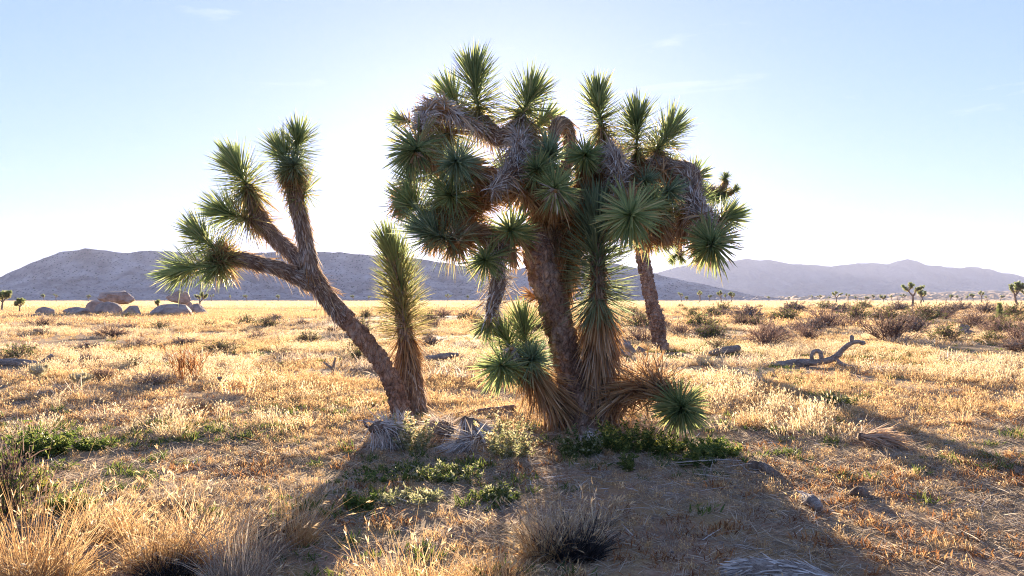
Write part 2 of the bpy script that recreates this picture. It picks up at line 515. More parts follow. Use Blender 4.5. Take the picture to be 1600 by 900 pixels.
M['darktuft'] = mat_blade('dark_grass_and_shade', [(0.0, (0.012, 0.011, 0.012)), (0.7, (0.04, 0.036, 0.036)), (1.0, (0.10, 0.085, 0.075))], trans=0.1, rough=0.7, spec=0.15, rnd=0.1)  # near-black: dark tufts, and tufts that stand for shade in grass hollows
M['ground'] = mat_ground('desert_soil')
M['boulder'] = mat_rock('granite', (0.23, 0.175, 0.15), (0.39, 0.305, 0.26), (0.51, 0.42, 0.365), 1.3, 0.9, 0.2)
M['stone'] = mat_rock('field_stone', (0.13, 0.10, 0.085), (0.22, 0.18, 0.155), (0.34, 0.29, 0.25), 9, 0.6, 0.02)
M['hill'] = mat_rock('hill_scrub', (0.22, 0.17, 0.15), (0.38, 0.305, 0.275), (0.53, 0.45, 0.41), 0.02, 1.0, 10.0, spots=(0.16, (0.10, 0.09, 0.07)))
M['mountain'] = mat_rock('mountain_rock', (0.12, 0.10, 0.09), (0.19, 0.16, 0.145), (0.28, 0.24, 0.215), 0.004, 0.9, 40.0)

# ------------------------------------------------------------------ ground, hills
def build_ground():
    ys = [-500, -150, -60, -30, -15, -8, -4, -1, 0.5, 1.5]
    y = 2.2
    while y < 6800:
        ys.append(y)
        y += max(0.09, 0.022 * y)
    ys = np.array(ys)
    u = np.linspace(-1, 1, 281)
    u = np.sign(u) * (0.55 * np.abs(u) + 1.6 * np.abs(u) ** 3)
    X = u[None, :] * np.minimum(np.abs(ys)[:, None] + 4.0, 2950)
    Yv = np.broadcast_to(ys[:, None], X.shape)
    X = np.clip(X, -6400, 6400)
    Z = gz(X, Yv)
    V = np.stack([X, Yv, Z], -1).reshape(-1, 3)
    ny, nx = X.shape
    idx = np.arange(ny * nx).reshape(ny, nx)
    a, b, c, d = idx[:-1, :-1], idx[:-1, 1:], idx[1:, 1:], idx[1:, :-1]
    T = np.concatenate([np.stack([a, b, c], -1).reshape(-1, 3), np.stack([a, c, d], -1).reshape(-1, 3)])
    mb = MB(); mb.add(V, T, smooth=True)
    return tag(mb.obj('ground', M['ground']), 'sandy desert floor with dry grass and rusty soil', 'ground', kind='structure')
build_ground()

def build_ridge(name, label, prof, d0, d1, d2, seed, gully, mat, x0, x1, nx=420, ny=90):
    """a range of hills as a height field: prof gives the skyline"""
    px = np.linspace(x0, x1, nx)
    top = np.interp(px, [p[0] for p in prof], [p[1] for p in prof])
    top = np.maximum((HY - top) / F * d1, -2.0)
    top = top + (fbm(px * 0.06, px * 0, seed=seed, octv=4) - 0.5) * d1 * 0.0035
    dd = np.concatenate([np.linspace(d0, d1, int(ny * 0.7)), np.linspace(d1, d2, ny - int(ny * 0.7) + 1)[1:]])
    X = (px[None, :] - CX) / F * d1 * (0.55 + 0.45 * dd[:, None] / d1)
    X = np.broadcast_to((px[None, :] - CX) / F * d1, (len(dd), nx)) * (dd[:, None] / d1)
    Yv = np.broadcast_to(dd[:, None], X.shape)
    t = np.clip((dd - d0) / (d1 - d0), 0, 1)
    tb = np.clip((dd - d1) / (d2 - d1), 0, 1)
    shape = np.where(dd <= d1, (t ** 1.25) * (dd / d1), (1 - tb) ** 1.3)[:, None]
    s = 1.0 / (d1 * 0.05)
    gl = np.abs(fbm(X * s + 0.3 * Yv * s, Yv * s * 0.55, seed=seed + 3, octv=5) - 0.5) * 2
    fine = fbm(X * s * 5, Yv * s * 5, seed=seed + 8, octv=4) - 0.5
    edge = (np.sin(np.pi * np.clip(t, 0, 1)) ** 0.6)[:, None]
    Z = top[None, :] * shape * (1 - gully * edge * (1 - gl)) + fine * d1 * 0.012 * edge + 0 * X
    Z = np.where(top[None, :] < 1, np.minimum(Z, -2.0), Z) + CH * shape
    Z[0, :] = -3
    Z[-1, :] = -3
    V = np.stack([X, Yv, Z], -1).reshape(-1, 3)
    idx = np.arange(len(dd) * nx).reshape(len(dd), nx)
    a, b, c, d = idx[:-1, :-1], idx[:-1, 1:], idx[1:, 1:], idx[1:, :-1]
    T = np.concatenate([np.stack([a, b, c], -1).reshape(-1, 3), np.stack([a, c, d], -1).reshape(-1, 3)])
    mb = MB(); mb.add(V, T, smooth=True)
    return tag(mb.obj(name, mat), label, 'hill', kind='structure')

build_ridge('hill', 'broad scrubby granite hill behind the boulders', [(-500, 466), (-300, 455), (-120, 452), (-40, 442), (0, 432), (50, 411), (92, 394), (135, 389), (165, 392), (200, 396), (235, 391), (280, 394), (380, 396), (480, 392), (560, 397), (620, 400),
            (700, 412), (760, 421), (810, 420), (870, 410), (930, 408), (985, 416), (1020, 426), (1045, 434), (1095, 444), (1150, 456), (1200, 464), (1232, 469), (1300, 475)],
            1060, 1500, 2300, 21, 0.55, M['hill'], -500, 1260, 900, 200)
build_ridge('mountain', 'hazy far mountain range on the skyline', [(500, 466), (700, 445), (850, 432), (960, 425), (1025, 426), (1060, 416), (1110, 411), (1165, 405), (1200, 406), (1240, 413), (1300, 417), (1340, 411), (1390, 412), (1418, 405), (1450, 414), (1480, 418), (1530, 417),
            (1565, 426), (1600, 432), (1680, 440), (1780, 446), (1900, 462)],
            3300, 5000, 6400, 55, 0.8, M['mountain'], 480, 1900, 800, 160)
build_ridge('foothill', 'pale alluvial slope below the far mountains', [(1150, 470), (1250, 464), (1330, 461), (1430, 457), (1530, 455), (1620, 453), (1750, 455), (1900, 466)],
            1500, 2600, 3200, 71, 0.12, M['ground'], 1140, 1900)

# ------------------------------------------------------------------ joshua trees
def W4(pts, Y0):
    """rows (px, py, extra distance, radius px) -> x y z r in metres"""
    out = []
    for x, y, dy, r in pts:
        Y = Y0 + dy
        out.append([*P(x, y, Y), r * Y / F])
    return np.array(out)

def plen(w):
    return float(np.sum(np.linalg.norm(np.diff(w[:, :3], axis=0), axis=1)))

def limb(root, Y0, pts, style='shag', name='branch', seed=0):
    """style: bark (bare plates), shag (short fibres), thatch (long brown dead leaves), grey (matted grey dead leaves)"""
    w = W4(pts, Y0)
    px = Y0 / F
    mb = MB()
    if style == 'bark':
        tube(mb, w, 60, 0.011, 0.22, 6, 0.30, seed=seed)
        o = mb.obj(name, M['bark'], root)
        return o
    core = w.copy()
    if style in ('grey', 'thatch'):
        core[:, 3] *= 0.55
    tube(mb, core, 26, 0.03, 0.16, 11, 0.10, seed=seed)
    o = mb.obj(name, M['bark_grey'], root)
    Ln = plen(w)
    mb = MB()
    if style == 'shag':
        rr = w[:, 3].mean() / 0.13
        foliage(mb, w, int(1500 * Ln * rr), 15 * px, 1.5 * px, 164, 161, jit=0.13, grav=0.10, bendg=0.12, age=(0.9, 0.35), keel=0.2)
        foliage(mb, w, int(150 * Ln * rr), 26 * px, 1.8 * px, 150, 140, jit=0.22, grav=0.3, bendg=0.3, age=(0.5, 0.0), keel=0.2)
        mb.obj('dead_leaf_thatch', M['thatch'], o)
    elif style == 'thatch':
        foliage(mb, core, int(1150 * Ln), 40 * px, 2.1 * px, 158, 145, jit=0.16, grav=0.55, bendg=0.25, age=(0.25, 0.0), keel=0.2)
        foliage(mb, core, int(200 * Ln), 36 * px, 2.1 * px, 125, 115, jit=0.3, grav=0.5, bendg=0.4, age=(0.1, 0.0), keel=0.2)
        mb.obj('dead_leaf_thatch', M['thatch'], o)
    else:
        w = w.copy(); w[:, 3] *= 0.8
        foliage(mb, w, int(750 * Ln), 26 * px, 1.5 * px, 152, 145, jit=0.38, grav=0.35, bendg=0.3, age=(1, 1), keel=0.2, sink=1.6, lrand=0.6)
        foliage(mb, w, int(260 * Ln), 34 * px, 1.6 * px, 130, 110, jit=0.5, grav=1.0, bendg=0.5, age=(1, 1), keel=0.2, sink=1.8, lrand=0.6)
        foliage(mb, w, int(120 * Ln), 20 * px, 2.4 * px, 90, 90, jit=0.8, grav=0.6, bendg=0.4, age=(1, 1), keel=0.2, sink=1.0, lrand=0.6)
        mb.obj('dead_leaf_mat', M['greythatch'], o)
        mb = MB()
        foliage(mb, w, int(90 * Ln), 44 * px, 1.9 * px, 140, 120, jit=0.35, grav=1.3, bendg=0.4, age=(0.6, 0.1), keel=0.2, lrand=0.5)
        mb.obj('dead_leaf_thatch', M['thatch'], o)
    return o

def rosette(root, Y0, base, tip, Lpx, n=235, a0=122, a1=10, dead=0.55, mat='leaf', skirt=0, wpx=2.5, name='leaf_rosette', age0=0.22):
    """a spiky head of live leaves round the end of a branch; base, tip = (px, py, extra distance)"""
    b = [*base, 2.6]; t = [*tip, 1.2]
    Lpx *= 1.52; wpx *= 0.85; Lpx *= random.uniform(0.88, 1.12); bias = rng.normal(size=3) * 0.16; n = int(n * (1.3 if abs(tip[2] - base[2]) < 0.2 else 1.0)); a0 += random.uniform(-8, 10)
    w = W4([b, t], Y0)
    px = (Y0 + tip[2]) / F
    mb = MB()
    core = w.copy(); tube(mb, core, 8, 0.04, seed=3, mat=0, var=0.1)
    foliage(mb, w, int(n * 0.72), Lpx * px, wpx * px, a0, max(a1, 26), jit=0.17, age=(age0, -0.35), lpow=(0.84, 1.0), tpow=0.95, lrand=0.38, keel=0.28, bias=bias)
    foliage(mb, w, int(n * 0.28), Lpx * px, wpx * px, 50, 12, jit=0.22, age=(-0.2, -0.35), lpow=(0.95, 1.0), trange=(0.7, 1), lrand=0.4, keel=0.28, bias=bias)
    foliage(mb, w, int(n * 0.16), Lpx * px * 0.95, wpx * px * 0.9, a0 + 26, a0 - 10, jit=0.22, grav=0.35, bendg=0.2, age=(dead + 0.4, 0.2), trange=(0, 0.3), keel=0.25)
    # bent, broken and half-dead leaves that make every head a little different
    foliage(mb, w, int(n * 0.10), Lpx * px * 0.9, wpx * px, a0, 45, jit=0.5, bendg=0.7, age=(0.9, 0.2), lrand=0.5, keel=0.28)
    o = mb.obj(name, M[mat], root)
    if skirt:
        mb = MB()
        foliage(mb, w, skirt, Lpx * px * 0.9, wpx * px * 0.75, 165, 140, jit=0.22, grav=0.7, bendg=0.3, age=(0.35, 0.2), trange=(0, 0.35), keel=0.2)
        mb.obj('dead_leaf_skirt', M['thatch'], o)
    return o

def tuft(root, Y0, base, tip, Lpx, n=170, a0=172, a1=135, mat='thatch', grav=0.9, jit=0.2, name='dead_leaf_tuft', wpx=2.2, age=(0.5, 0.0)):
    w = W4([[*base, 4], [*tip, 3]], Y0)
    px = (Y0 + tip[2]) / F
    mb = MB()
    tube(mb, w, 8, 0.04, 0.2, seed=4)
    foliage(mb, w, n, Lpx * px, wpx * px, a0, a1, jit=jit, grav=grav, bendg=0.25, age=age, keel=0.2)
    return mb.obj(name, M[mat], root)

def column(root, Y0, pts, Lpx, n, mat='leaf', a=(112, 12), name='leaf_column', wpx=2.3, age=(0.3, -0.3), lp=(0.9, 1.0)):
    w = W4(pts, Y0)
    px = Y0 / F
    mb = MB()
    tube(mb, w, 12, 0.05, 0.1, seed=6, var=0.05)
    foliage(mb, w, n, Lpx * px, wpx * px, a[0], a[1], jit=0.17, age=age, lpow=lp, tpow=0.95, keel=0.28)
    return mb.obj(name, M[mat], root)

JG = 'joshua trees with their sprouting stems around the debris'
# --- the large many-headed tree
Y = 9.3
b = G(904, 664)
Y = float(b[1])
t = empty('joshua_tree', b, 'big many-headed Joshua tree with thick brown plated trunk', 'tree')
limb(t, Y, [(907, 672, 0, 40), (904, 645, 0, 30), (896, 610, 0, 25), (888, 570, 0, 22.5), (877, 525, 0, 22), (866, 480, 0, 22), (854, 440, 0, 23), (843, 400, 0, 22), (837, 368, 0, 19)], 'bark', 'trunk', 31)
limb(t, Y, [(840, 385, .05, 18), (848, 330, .15, 16), (846, 275, .2, 15), (828, 222, .1, 16), (802, 206, -.1, 17)], 'thatch', seed=1)
limb(t, Y, [(806, 207, -.1, 17), (782, 215, -.05, 14), (764, 204, 0, 13), (752, 186, 0, 11)], 'shag', seed=2)
limb(t, Y, [(806, 203, -.12, 15), (813, 228, -.35, 20), (803, 262, -.5, 24), (782, 286, -.6, 15), (764, 300, -.65, 7)], 'grey', seed=3)
limb(t, Y, [(772, 212, 0, 9), (738, 194, -.15, 9), (708, 176, -.25, 11), (682, 164, -.32, 12), (664, 180, -.42, 9), (655, 205, -.5, 6)], 'grey', seed=4)
limb(t, Y, [(847, 310, .2, 11), (872, 280, .3, 10), (888, 245, .35, 9), (889, 208, .3, 10), (877, 192, .22, 11), (866, 205, .1, 9), (860, 240, -.05, 7)], 'shag', seed=5)
limb(t, Y, [(846, 405, .08, 17), (876, 352, .3, 16), (912, 312, .3, 17), (950, 288, .2, 16), (990, 272, .1, 15), (1024, 254, 0, 13)], 'thatch', seed=6)
limb(t, Y, [(1020, 256, 0, 12), (1052, 262, -.05, 12), (1078, 270, -.12, 13), (1083, 292, -.2, 13)], 'shag', seed=7)
limb(t, Y, [(1076, 276, -.14, 12), (1078, 300, -.22, 17), (1088, 325, -.3, 20), (1103, 350, -.45, 14), (1110, 372, -.6, 8)], 'grey', seed=8)
limb(t, Y, [(952, 290, .18, 12), (944, 255, .12, 11), (942, 214, .08, 9)], 'thatch', seed=9)
limb(t, Y, [(975, 280, .12, 11), (990, 262, .1, 10), (993, 245, .05, 8)], 'shag', seed=10)
limb(t, Y, [(950, 232, -.12, 14), (962, 250, -.28, 19), (967, 275, -.34, 17), (962, 292, -.36, 9)], 'grey', seed=11)
limb(t, Y, [(955, 292, .1, 13), (978, 306, -.3, 11), (986, 330, -.72, 8)], 'thatch', seed=12)
limb(t, Y, [(838, 378, -.02, 16), (806, 368, -.2, 14), (780, 376, -.3, 14), (768, 396, -.38, 13)], 'shag', seed=13)
limb(t, Y, [(770, 392, -.38, 12), (780, 425, -.45, 18), (776, 455, -.5, 22), (768, 480, -.5, 17), (764, 498, -.5, 8)], 'grey', seed=14)
limb(t, Y, [(778, 376, -.3, 12), (744, 362, -.3, 11), (716, 376, -.4, 11)], 'thatch', seed=15)
limb(t, Y, [(812, 285, -.1, 13), (765, 275, -.15, 12), (722, 256, -.4, 9)], 'thatch', seed=16)
limb(t, Y, [(775, 300, 0, 11), (740, 318, -.05, 10), (700, 335, -.1, 9), (668, 338, -.1, 7)], 'thatch', seed=17)
limb(t, Y, [(872, 478, .2, 14), (884, 425, .28, 16), (893, 372, .3, 17), (908, 318, .3, 15)], 'thatch', seed=18)
limb(t, Y, [(905, 320, .3, 12), (915, 285, .15, 11), (916, 248, -.1, 8)], 'thatch', seed=19)
limb(t, Y, [(848, 330, .1, 12), (862, 312, -.2, 10), (868, 300, -.45, 8)], 'thatch', seed=20)
limb(t, Y, [(806, 208, -.1, 12), (812, 196, -.12, 12), (815, 180, -.08, 11)], 'grey', seed=21)
limb(t, Y, [(756, 200, .1, 9), (738, 186, .25, 9), (722, 172, .3, 7)], 'shag', seed=22)
limb(t, Y, [(1040, 262, .1, 9), (1052, 280, .3, 8), (1068, 285, .4, 7)], 'thatch', seed=23)
limb(t, Y, [(1086, 310, -.1, 9), (1105, 335, .05, 8), (1122, 345, .1, 7)], 'shag', seed=24)
limb(t, Y, [(900, 370, .35, 11), (950, 350, .5, 10), (1000, 335, .6, 9), (1040, 332, .6, 8)], 'thatch', seed=25)

rosette(t, Y, (750, 186, 0), (739, 116, -.03), 46, 330)
rosette(t, Y, (724, 174, .3), (705, 152, .3), 40, 170)
rosette(t, Y, (814, 186, -.05), (828, 150, 0), 43, 260, a0=128)
rosette(t, Y, (942, 214, .08), (933, 150, .02), 40, 330, skirt=60)
rosette(t, Y, (994, 248, .05), (996, 186, -.02), 42, 320, skirt=30)
rosette(t, Y, (1024, 240, 0), (1048, 202, .02), 44, 240, a0=108, skirt=60)
rosette(t, Y, (655, 222, -.5), (648, 236, -.75), 46, 240, skirt=30)
rosette(t, Y, (722, 254, -.4), (712, 252, -.72), 50, 200, mat='leafblue', dead=0.9, age0=0.5, skirt=120)
rosette(t, Y, (672, 338, -.1), (641, 318, -.16), 42, 230)
rosette(t, Y, (712, 300, -.25), (702, 306, -.55), 41, 220, skirt=40)
rosette(t, Y, (712, 380, -.42), (672, 362, -.55), 44, 260, mat='leafblue')
rosette(t, Y, (806, 366, -.25), (797, 359, -.72), 35, 130, a0=95, wpx=3.4, age0=0.0, dead=0.3)
rosette(t, Y, (859, 256, -.08), (857, 236, -.34), 38, 210, mat='leafblue')
rosette(t, Y, (916, 252, -.1), (914, 240, -.40), 32, 190, a0=115, wpx=3.0, age0=0.0)
rosette(t, Y, (869, 302, -.45), (867, 292, -.75), 40, 170, wpx=3.0, skirt=70)
rosette(t, Y, (986, 328, -.7), (985, 337, -1.1), 48, 210, a0=108, wpx=3.8, age0=0.0, dead=0.3)
rosette(t, Y, (1110, 372, -.6), (1112, 384, -.92), 42, 230, a0=118, wpx=3.2, age0=0.05, skirt=40)
rosette(t, Y, (1070, 285, .4), (1084, 276, .5), 33, 150)
rosette(t, Y, (1005, 292, 0), (1008, 282, -.25), 28, 120, mat='leafblue')
rosette(t, Y, (1046, 334, .5), (1060, 330, .45), 34, 150)
rosette(t, Y, (1120, 345, .1), (1132, 340, .1), 34, 170)
rosette(t, Y, (766, 398, -.4), (757, 408, -.7), 36, 160)
rosette(t, Y, (1035, 300, -.15), (1046, 298, -.4), 32, 120, mat='leafblue', skirt=60)
rosette(t, Y, (765, 500, -.5), (762, 506, -.5), 28, 70, a0=70)
rosette(t, Y, (1010, 350, .35), (1020, 365, .4), 38, 150, age0=0.5)
rosette(t, Y, (872, 390, .4), (868, 372, .45), 38, 150, age0=0.5)
rosette(t, Y, (700, 205, -.1), (690, 212, .0), 40, 150, age0=0.6)
rosette(t, Y, (742, 345, .15), (730, 340, .1), 38, 150, age0=0.5)
rosette(t, Y, (905, 290, .7), (910, 270, .8), 38, 140)
rosette(t, Y, (800, 290, .7), (790, 270, .9), 38, 140)
rosette(t, Y, (860, 330, .9), (850, 310, 1.1), 38, 140)
rosette(t, Y, (700, 270, .5), (680, 265, .7), 38, 140)
rosette(t, Y, (832, 205, .3), (850, 190, .4), 34, 120, age0=0.5)
for k, (x, y, dy) in enumerate(((1078, 322, .25), (640, 280, .2), (690, 334, .25), (838, 268, -.3), (1088, 352, .25), (668, 208, .15), (1022, 322, -.3))):
    dx = random.uniform(-14, 14)
    limb(t, Y, [(x - dx * 1.6, y + 34, dy * .6, 7), (x - dx, y + 18, dy * .8, 6.5), (x - dx * .3, y + 6, dy, 5)], 'thatch', seed=80 + k)
    rosette(t, Y, (x - dx * .4, y + 8, dy), (x + dx * .4, y - 6, dy - (.3 if dy < 0 else 0)), 33, 190, mat=random.choice(('leaf', 'leaf', 'leafblue')), age0=random.uniform(0, .4))
rosette(t, Y, (640, 192, -.3), (626, 186, -.3), 24, 60, a0=60, age0=0.9, dead=0.9, name='dead_leaf_head')

tuft(t, Y, (715, 372, -.42), (716, 380, -.6), 46, 170, age=(0.55, 0.0))
tuft(t, Y, (690, 165, -.3), (700, 172, -.4), 44, 190, age=(0.0, 0.0))
tuft(t, Y, (668, 172, -.35), (676, 170, -.42), 40, 120, age=(0.1, 0.0))
tuft(t, Y, (652, 250, -.7), (650, 240, -.84), 22, 60, age=(0.5, 0.3))
tuft(t, Y, (868, 300, -.7), (868, 298, -.85), 38, 60, age=(0.8, 0.8))
tuft(t, Y, (822, 290, -.2), (815, 300, -.4), 44, 120, a0=80, a1=60, grav=0.0, age=(0.0, 0.0))
tuft(t, Y, (872, 305, -.1), (876, 322, -.3), 46, 160, age=(0.2, 0.0))
tuft(t, Y, (1030, 262, 0), (1036, 268, -.2), 40, 120, age=(0.1, 0.0))
tuft(t, Y, (1095, 340, -.45), (1096, 338, -.6), 40, 120, age=(0.6, 0.2))
tuft(t, Y, (745, 300, 0), (750, 310, -.2), 44, 160, age=(0.0, 0.0))
tuft(t, Y, (905, 330, .0), (905, 345, -.1), 50, 220, age=(0.1, 0.0))
tuft(t, Y, (800, 395, -.3), (798, 390, -.5), 38, 90, age=(0.3, 0.1))
tuft(t, Y, (960, 300, .1), (962, 310, -.05), 44, 150, age=(0.1, 0.0))
tuft(t, Y, (1008, 372, -.2), (1006, 365, -.4), 34, 110, age=(0.0, 0.0))
# broken old flower stalk and brown head low behind the trunk
tuft(t, Y, (852, 470, .25), (826, 460, .3), 26, 90, a0=120, a1=20, grav=0.1, age=(0.1, 0.1), name='dead_leaf_head')

# --- the shaggy stem beside it
b = G(934, 663)
Y = float(b[1])
t = empty('joshua_tree', b, 'young Joshua tree stem with long green leaf column over brown skirt', 'tree')
limb(t, Y, [(935, 672, 0, 30), (930, 630, -.02, 24), (932, 580, -.05, 21), (934, 530, -.1, 18), (934, 480, -.15, 13), (934, 400, -.2, 10), (935, 340, -.22, 7)], 'shag', 'trunk', 41)
w = W4([(932, 610, -.06, 18), (934, 550, -.1, 18), (935, 500, -.14, 16), (935, 470, -.16, 13)], Y)
mb = MB()
foliage(mb, w, 900, 62 * Y / F, 2.3 * Y / F, 170, 150, jit=0.10, grav=0.35, bendg=0.1, age=(0.45, 0.0), keel=0.2, lpow=(0.8, 1.15))
foliage(mb, w, 260, 55 * Y / F, 2.2 * Y / F, 150, 128, jit=0.18, grav=0.5, bendg=0.25, age=(0.2, 0.0), keel=0.2)
mb.obj('dead_leaf_skirt', M['thatch'], t)
column(t, Y, [(934, 488, -.15, 11), (933, 420, -.18, 9), (934, 370, -.22, 7), (934, 335, -.25, 4)], 70, 760, 'leafblue', a=(128, 14), wpx=2.7, age=(0.25, -0.35))

# --- sprouts at the foot of the big tree
b = G(884, 662)
Y = float(b[1]) - .15
t = empty('joshua_tree_sprout', b, 'cluster of green yucca heads leaning left from the trunk foot', 'plant')
w = W4([(890, 668, .1, 14), (864, 625, -.1, 13), (840, 592, -.25, 12), (822, 566, -.3, 9)], Y)
mb = MB(); tube(mb, w, 18, 0.03, 0.15, 10, 0.1, seed=5); st = mb.obj('stem', M['bark_grey'], t)
mb = MB()
foliage(mb, w, 620, 62 * Y / F, 2.3 * Y / F, 166, 150, jit=0.2, grav=0.2, bendg=0.15, age=(0.2, 0.0), keel=0.2)
foliage(mb, w, 260, 56 * Y / F, 2.2 * Y / F, 150, 120, jit=0.2, grav=0.4, bendg=0.3, age=(0.0, 0.0), keel=0.2)
mb.obj('dead_leaf_thatch', M['thatch'], st)
rosette(t, Y, (802, 566, -.32), (781, 572, -.62), 45, 230, wpx=3.0, a0=112, age0=0.0, skirt=40)
rosette(t, Y, (828, 566, -.2), (817, 508, -.12), 42, 300)
rosette(t, Y, (802, 556, -.25), (788, 524, -.3), 40, 200)
rosette(t, Y, (828, 572, -.25), (832, 560, -.5), 38, 190, mat='leafblue')
tuft(t, Y, (798, 548, -.5), (800, 544, -.62), 30, 50, age=(0.9, 0.8))

b = G(948, 662)
Y = float(b[1])
t = empty('joshua_tree_sprout', b, 'sprawling yucca stem with brown dead leaves and one round green head', 'plant')
w = W4([(944, 658, 0, 13), (962, 622, -.15, 14), (995, 602, -.35, 14), (1030, 606, -.6, 12), (1058, 630, -.75, 9)], Y)
mb = MB(); tube(mb, w, 18, 0.03, 0.15, 10, 0.1, seed=8); st = mb.obj('stem', M['bark_grey'], t)
mb = MB()
foliage(mb, w, 520, 60 * Y / F, 2.2 * Y / F, 152, 146, jit=0.3, grav=0.1, bendg=0.1, age=(0.15, 0.0), keel=0.2)
foliage(mb, w, 420, 52 * Y / F, 2.0 * Y / F, 70, 60, jit=0.45, grav=-0.5, bendg=-0.05, age=(0.2, 0.0), keel=0.2)
mb.obj('dead_leaf_thatch', M['thatch'], st)
rosette(t, Y, (1060, 630, -.75), (1066, 638, -1.02), 41, 460, a0=128, wpx=2.6, age0=0.05)

# --- the leaning tree on the left
b = G(632, 652)
Y = float(b[1])
t = empty('joshua_tree', b, 'leaning Joshua tree with three forking branches reaching left', 'tree')
limb(t, Y, [(634, 662, 0, 17), (624, 630, 0, 14.5), (610, 593, 0, 14), (588, 555, 0, 14), (560, 520, 0, 14), (530, 488, 0, 14)], 'bark', 'trunk', 51)
limb(t, Y, [(536, 495, 0, 13.6), (512, 466, 0, 13.6), (494, 440, 0, 13.6), (484, 418, 0, 12.4)], 'shag', 'trunk', 52)
limb(t, Y, [(488, 428, 0, 12.0), (480, 392, -.02, 11.6), (473, 355, -.04, 11.6), (464, 320, -.06, 12.0), (457, 285, -.08, 10.4), (456, 262, -.1, 8.0)], 'shag', seed=53)
limb(t, Y, [(490, 434, .02, 11.2), (465, 404, .08, 11.2), (438, 380, .12, 11.6), (412, 350, .15, 12.0), (396, 318, .15, 10.4), (388, 290, .15, 7.2)], 'shag', seed=54)
limb(t, Y, [(494, 446, 0, 10.4), (468, 436, -.05, 11.2), (438, 420, -.1, 11.2), (405, 412, -.15, 10.8), (372, 404, -.2, 10.4), (348, 402, -.22, 8.0)], 'shag', seed=55)
rosette(t, Y, (458, 268, -.1), (466, 216, -.12), 36, 330, wpx=2.2, skirt=60)
rosette(t, Y, (455, 264, -.12), (442, 240, -.22), 34, 200, wpx=2.2)
rosette(t, Y, (457, 270, -.1), (460, 256, -.3), 26, 110, wpx=2.4, mat='leafblue', skirt=60)
rosette(t, Y, (470, 312, -.05), (478, 296, 0), 30, 90, a0=150, a1=70, age0=0.4, wpx=2.0)
rosette(t, Y, (390, 300, .15), (374, 262, .15), 40, 340, wpx=2.2, skirt=60)
rosette(t, Y, (398, 346, .12), (350, 332, .08), 40, 300, wpx=2.2, age0=0.35, skirt=70)
rosette(t, Y, (348, 402, -.22), (312, 366, -.22), 38, 300, wpx=2.2, skirt=40)
rosette(t, Y, (345, 408, -.22), (282, 421, -.30), 40, 340, wpx=2.3, a0=110)
rosette(t, Y, (352, 405, -.25), (338, 418, -.36), 36, 150, wpx=2.2, age0=0.5, a0=130)
tuft(t, Y, (352, 398, -.22), (362, 398, -.24), 30, 200, a0=120, a1=95, grav=0.2, age=(0.0, 0.0), wpx=1.8)
tuft(t, Y, (462, 285, -.1), (466, 296, -.08), 34, 120, age=(0.2, 0.0), wpx=1.8)

# --- the young unbranched stem next to it
b = G(648, 648)
Y = float(b[1])
t = empty('joshua_tree', b, 'slender unbranched young Joshua tree like a tall bottle brush', 'tree')
limb(t, Y, [(650, 660, 0, 24), (645, 625, 0, 19), (640, 585, 0, 17), (636, 545, 0, 14), (631, 500, 0, 9), (622, 440, 0, 8), (608, 385, 0, 6)], 'shag', 'trunk', 61)
w = W4([(644, 610, 0, 14), (639, 570, 0, 14), (636, 535, 0, 12), (634, 522, 0, 10)], Y)
mb = MB()
foliage(mb, w, 620, 44 * Y / F, 1.9 * Y / F, 172, 158, jit=0.10, grav=0.25, bendg=0.1, age=(0.5, 0.05), keel=0.2)
foliage(mb, w, 110, 44 * Y / F, 1.8 * Y / F, 140, 120, jit=0.2, grav=0.2, bendg=0.2, age=(0.1, 0.0), keel=0.2, trange=(0.6, 1))
mb.obj('dead_leaf_skirt', M['thatch'], t)
column(t, Y, [(634, 528, 0, 8), (629, 470, 0, 8), (620, 420, 0, 7), (608, 382, 0, 4)], 54, 950, 'leaf', a=(88, 16), wpx=2.0, age=(0.5, 0.0))

# --- the tree standing behind on the right
b = G(1032, 548)
Y = float(b[1])
t = empty('joshua_tree', b, 'farther Joshua tree with cracked bare trunk behind the big tree', 'tree')
limb(t, Y, [(1034, 552, 0, 13), (1030, 530, 0, 11), (1027, 508, 0, 12), (1019, 475, 0, 10.5), (1011, 435, 0, 10), (1004, 400, 0, 10), (1002, 365, 0, 9), (1010, 330, 0, 8)], 'bark', 'trunk', 71)
limb(t, Y, [(1004, 372, 0, 7), (1030, 345, -.1, 6), (1048, 350, -.2, 5.5), (1050, 372, -.25, 5), (1060, 386, -.25, 4.5), (1062, 398, -.25, 4)], 'bark', seed=72)
limb(t, Y, [(1010, 335, 0, 7), (1050, 312, .1, 6), (1088, 306, .1, 5.5), (1108, 306, .1, 5), (1124, 296, .1, 4.5), (1134, 286, .1, 4), (1131, 278, .1, 3)], 'bark', seed=73)
limb(t, Y, [(1090, 306, .1, 4.5), (1098, 298, .0, 4.5), (1108, 296, -.1, 4), (1116, 300, -.15, 3)], 'bark', seed=74)
limb(t, Y, [(1122, 300, .1, 4), (1134, 304, .1, 4), (1146, 300, .15, 3)], 'bark', seed=75)
limb(t, Y, [(1008, 340, 0, 8), (1000, 300, .1, 7), (985, 265, .2, 6), (975, 245, .3, 4)], 'bark', seed=76)
limb(t, Y, [(1002, 310, .1, 6), (1025, 285, -.2, 5.5), (1045, 265, -.4, 4)], 'bark', seed=77)
limb(t, Y, [(1000, 305, .1, 6), (1005, 270, .6, 5), (1012, 245, .9, 4)], 'bark', seed=78)
limb(t, Y, [(1004, 330, 0, 6), (975, 315, -.4, 5), (955, 298, -.7, 4)], 'bark', seed=79)
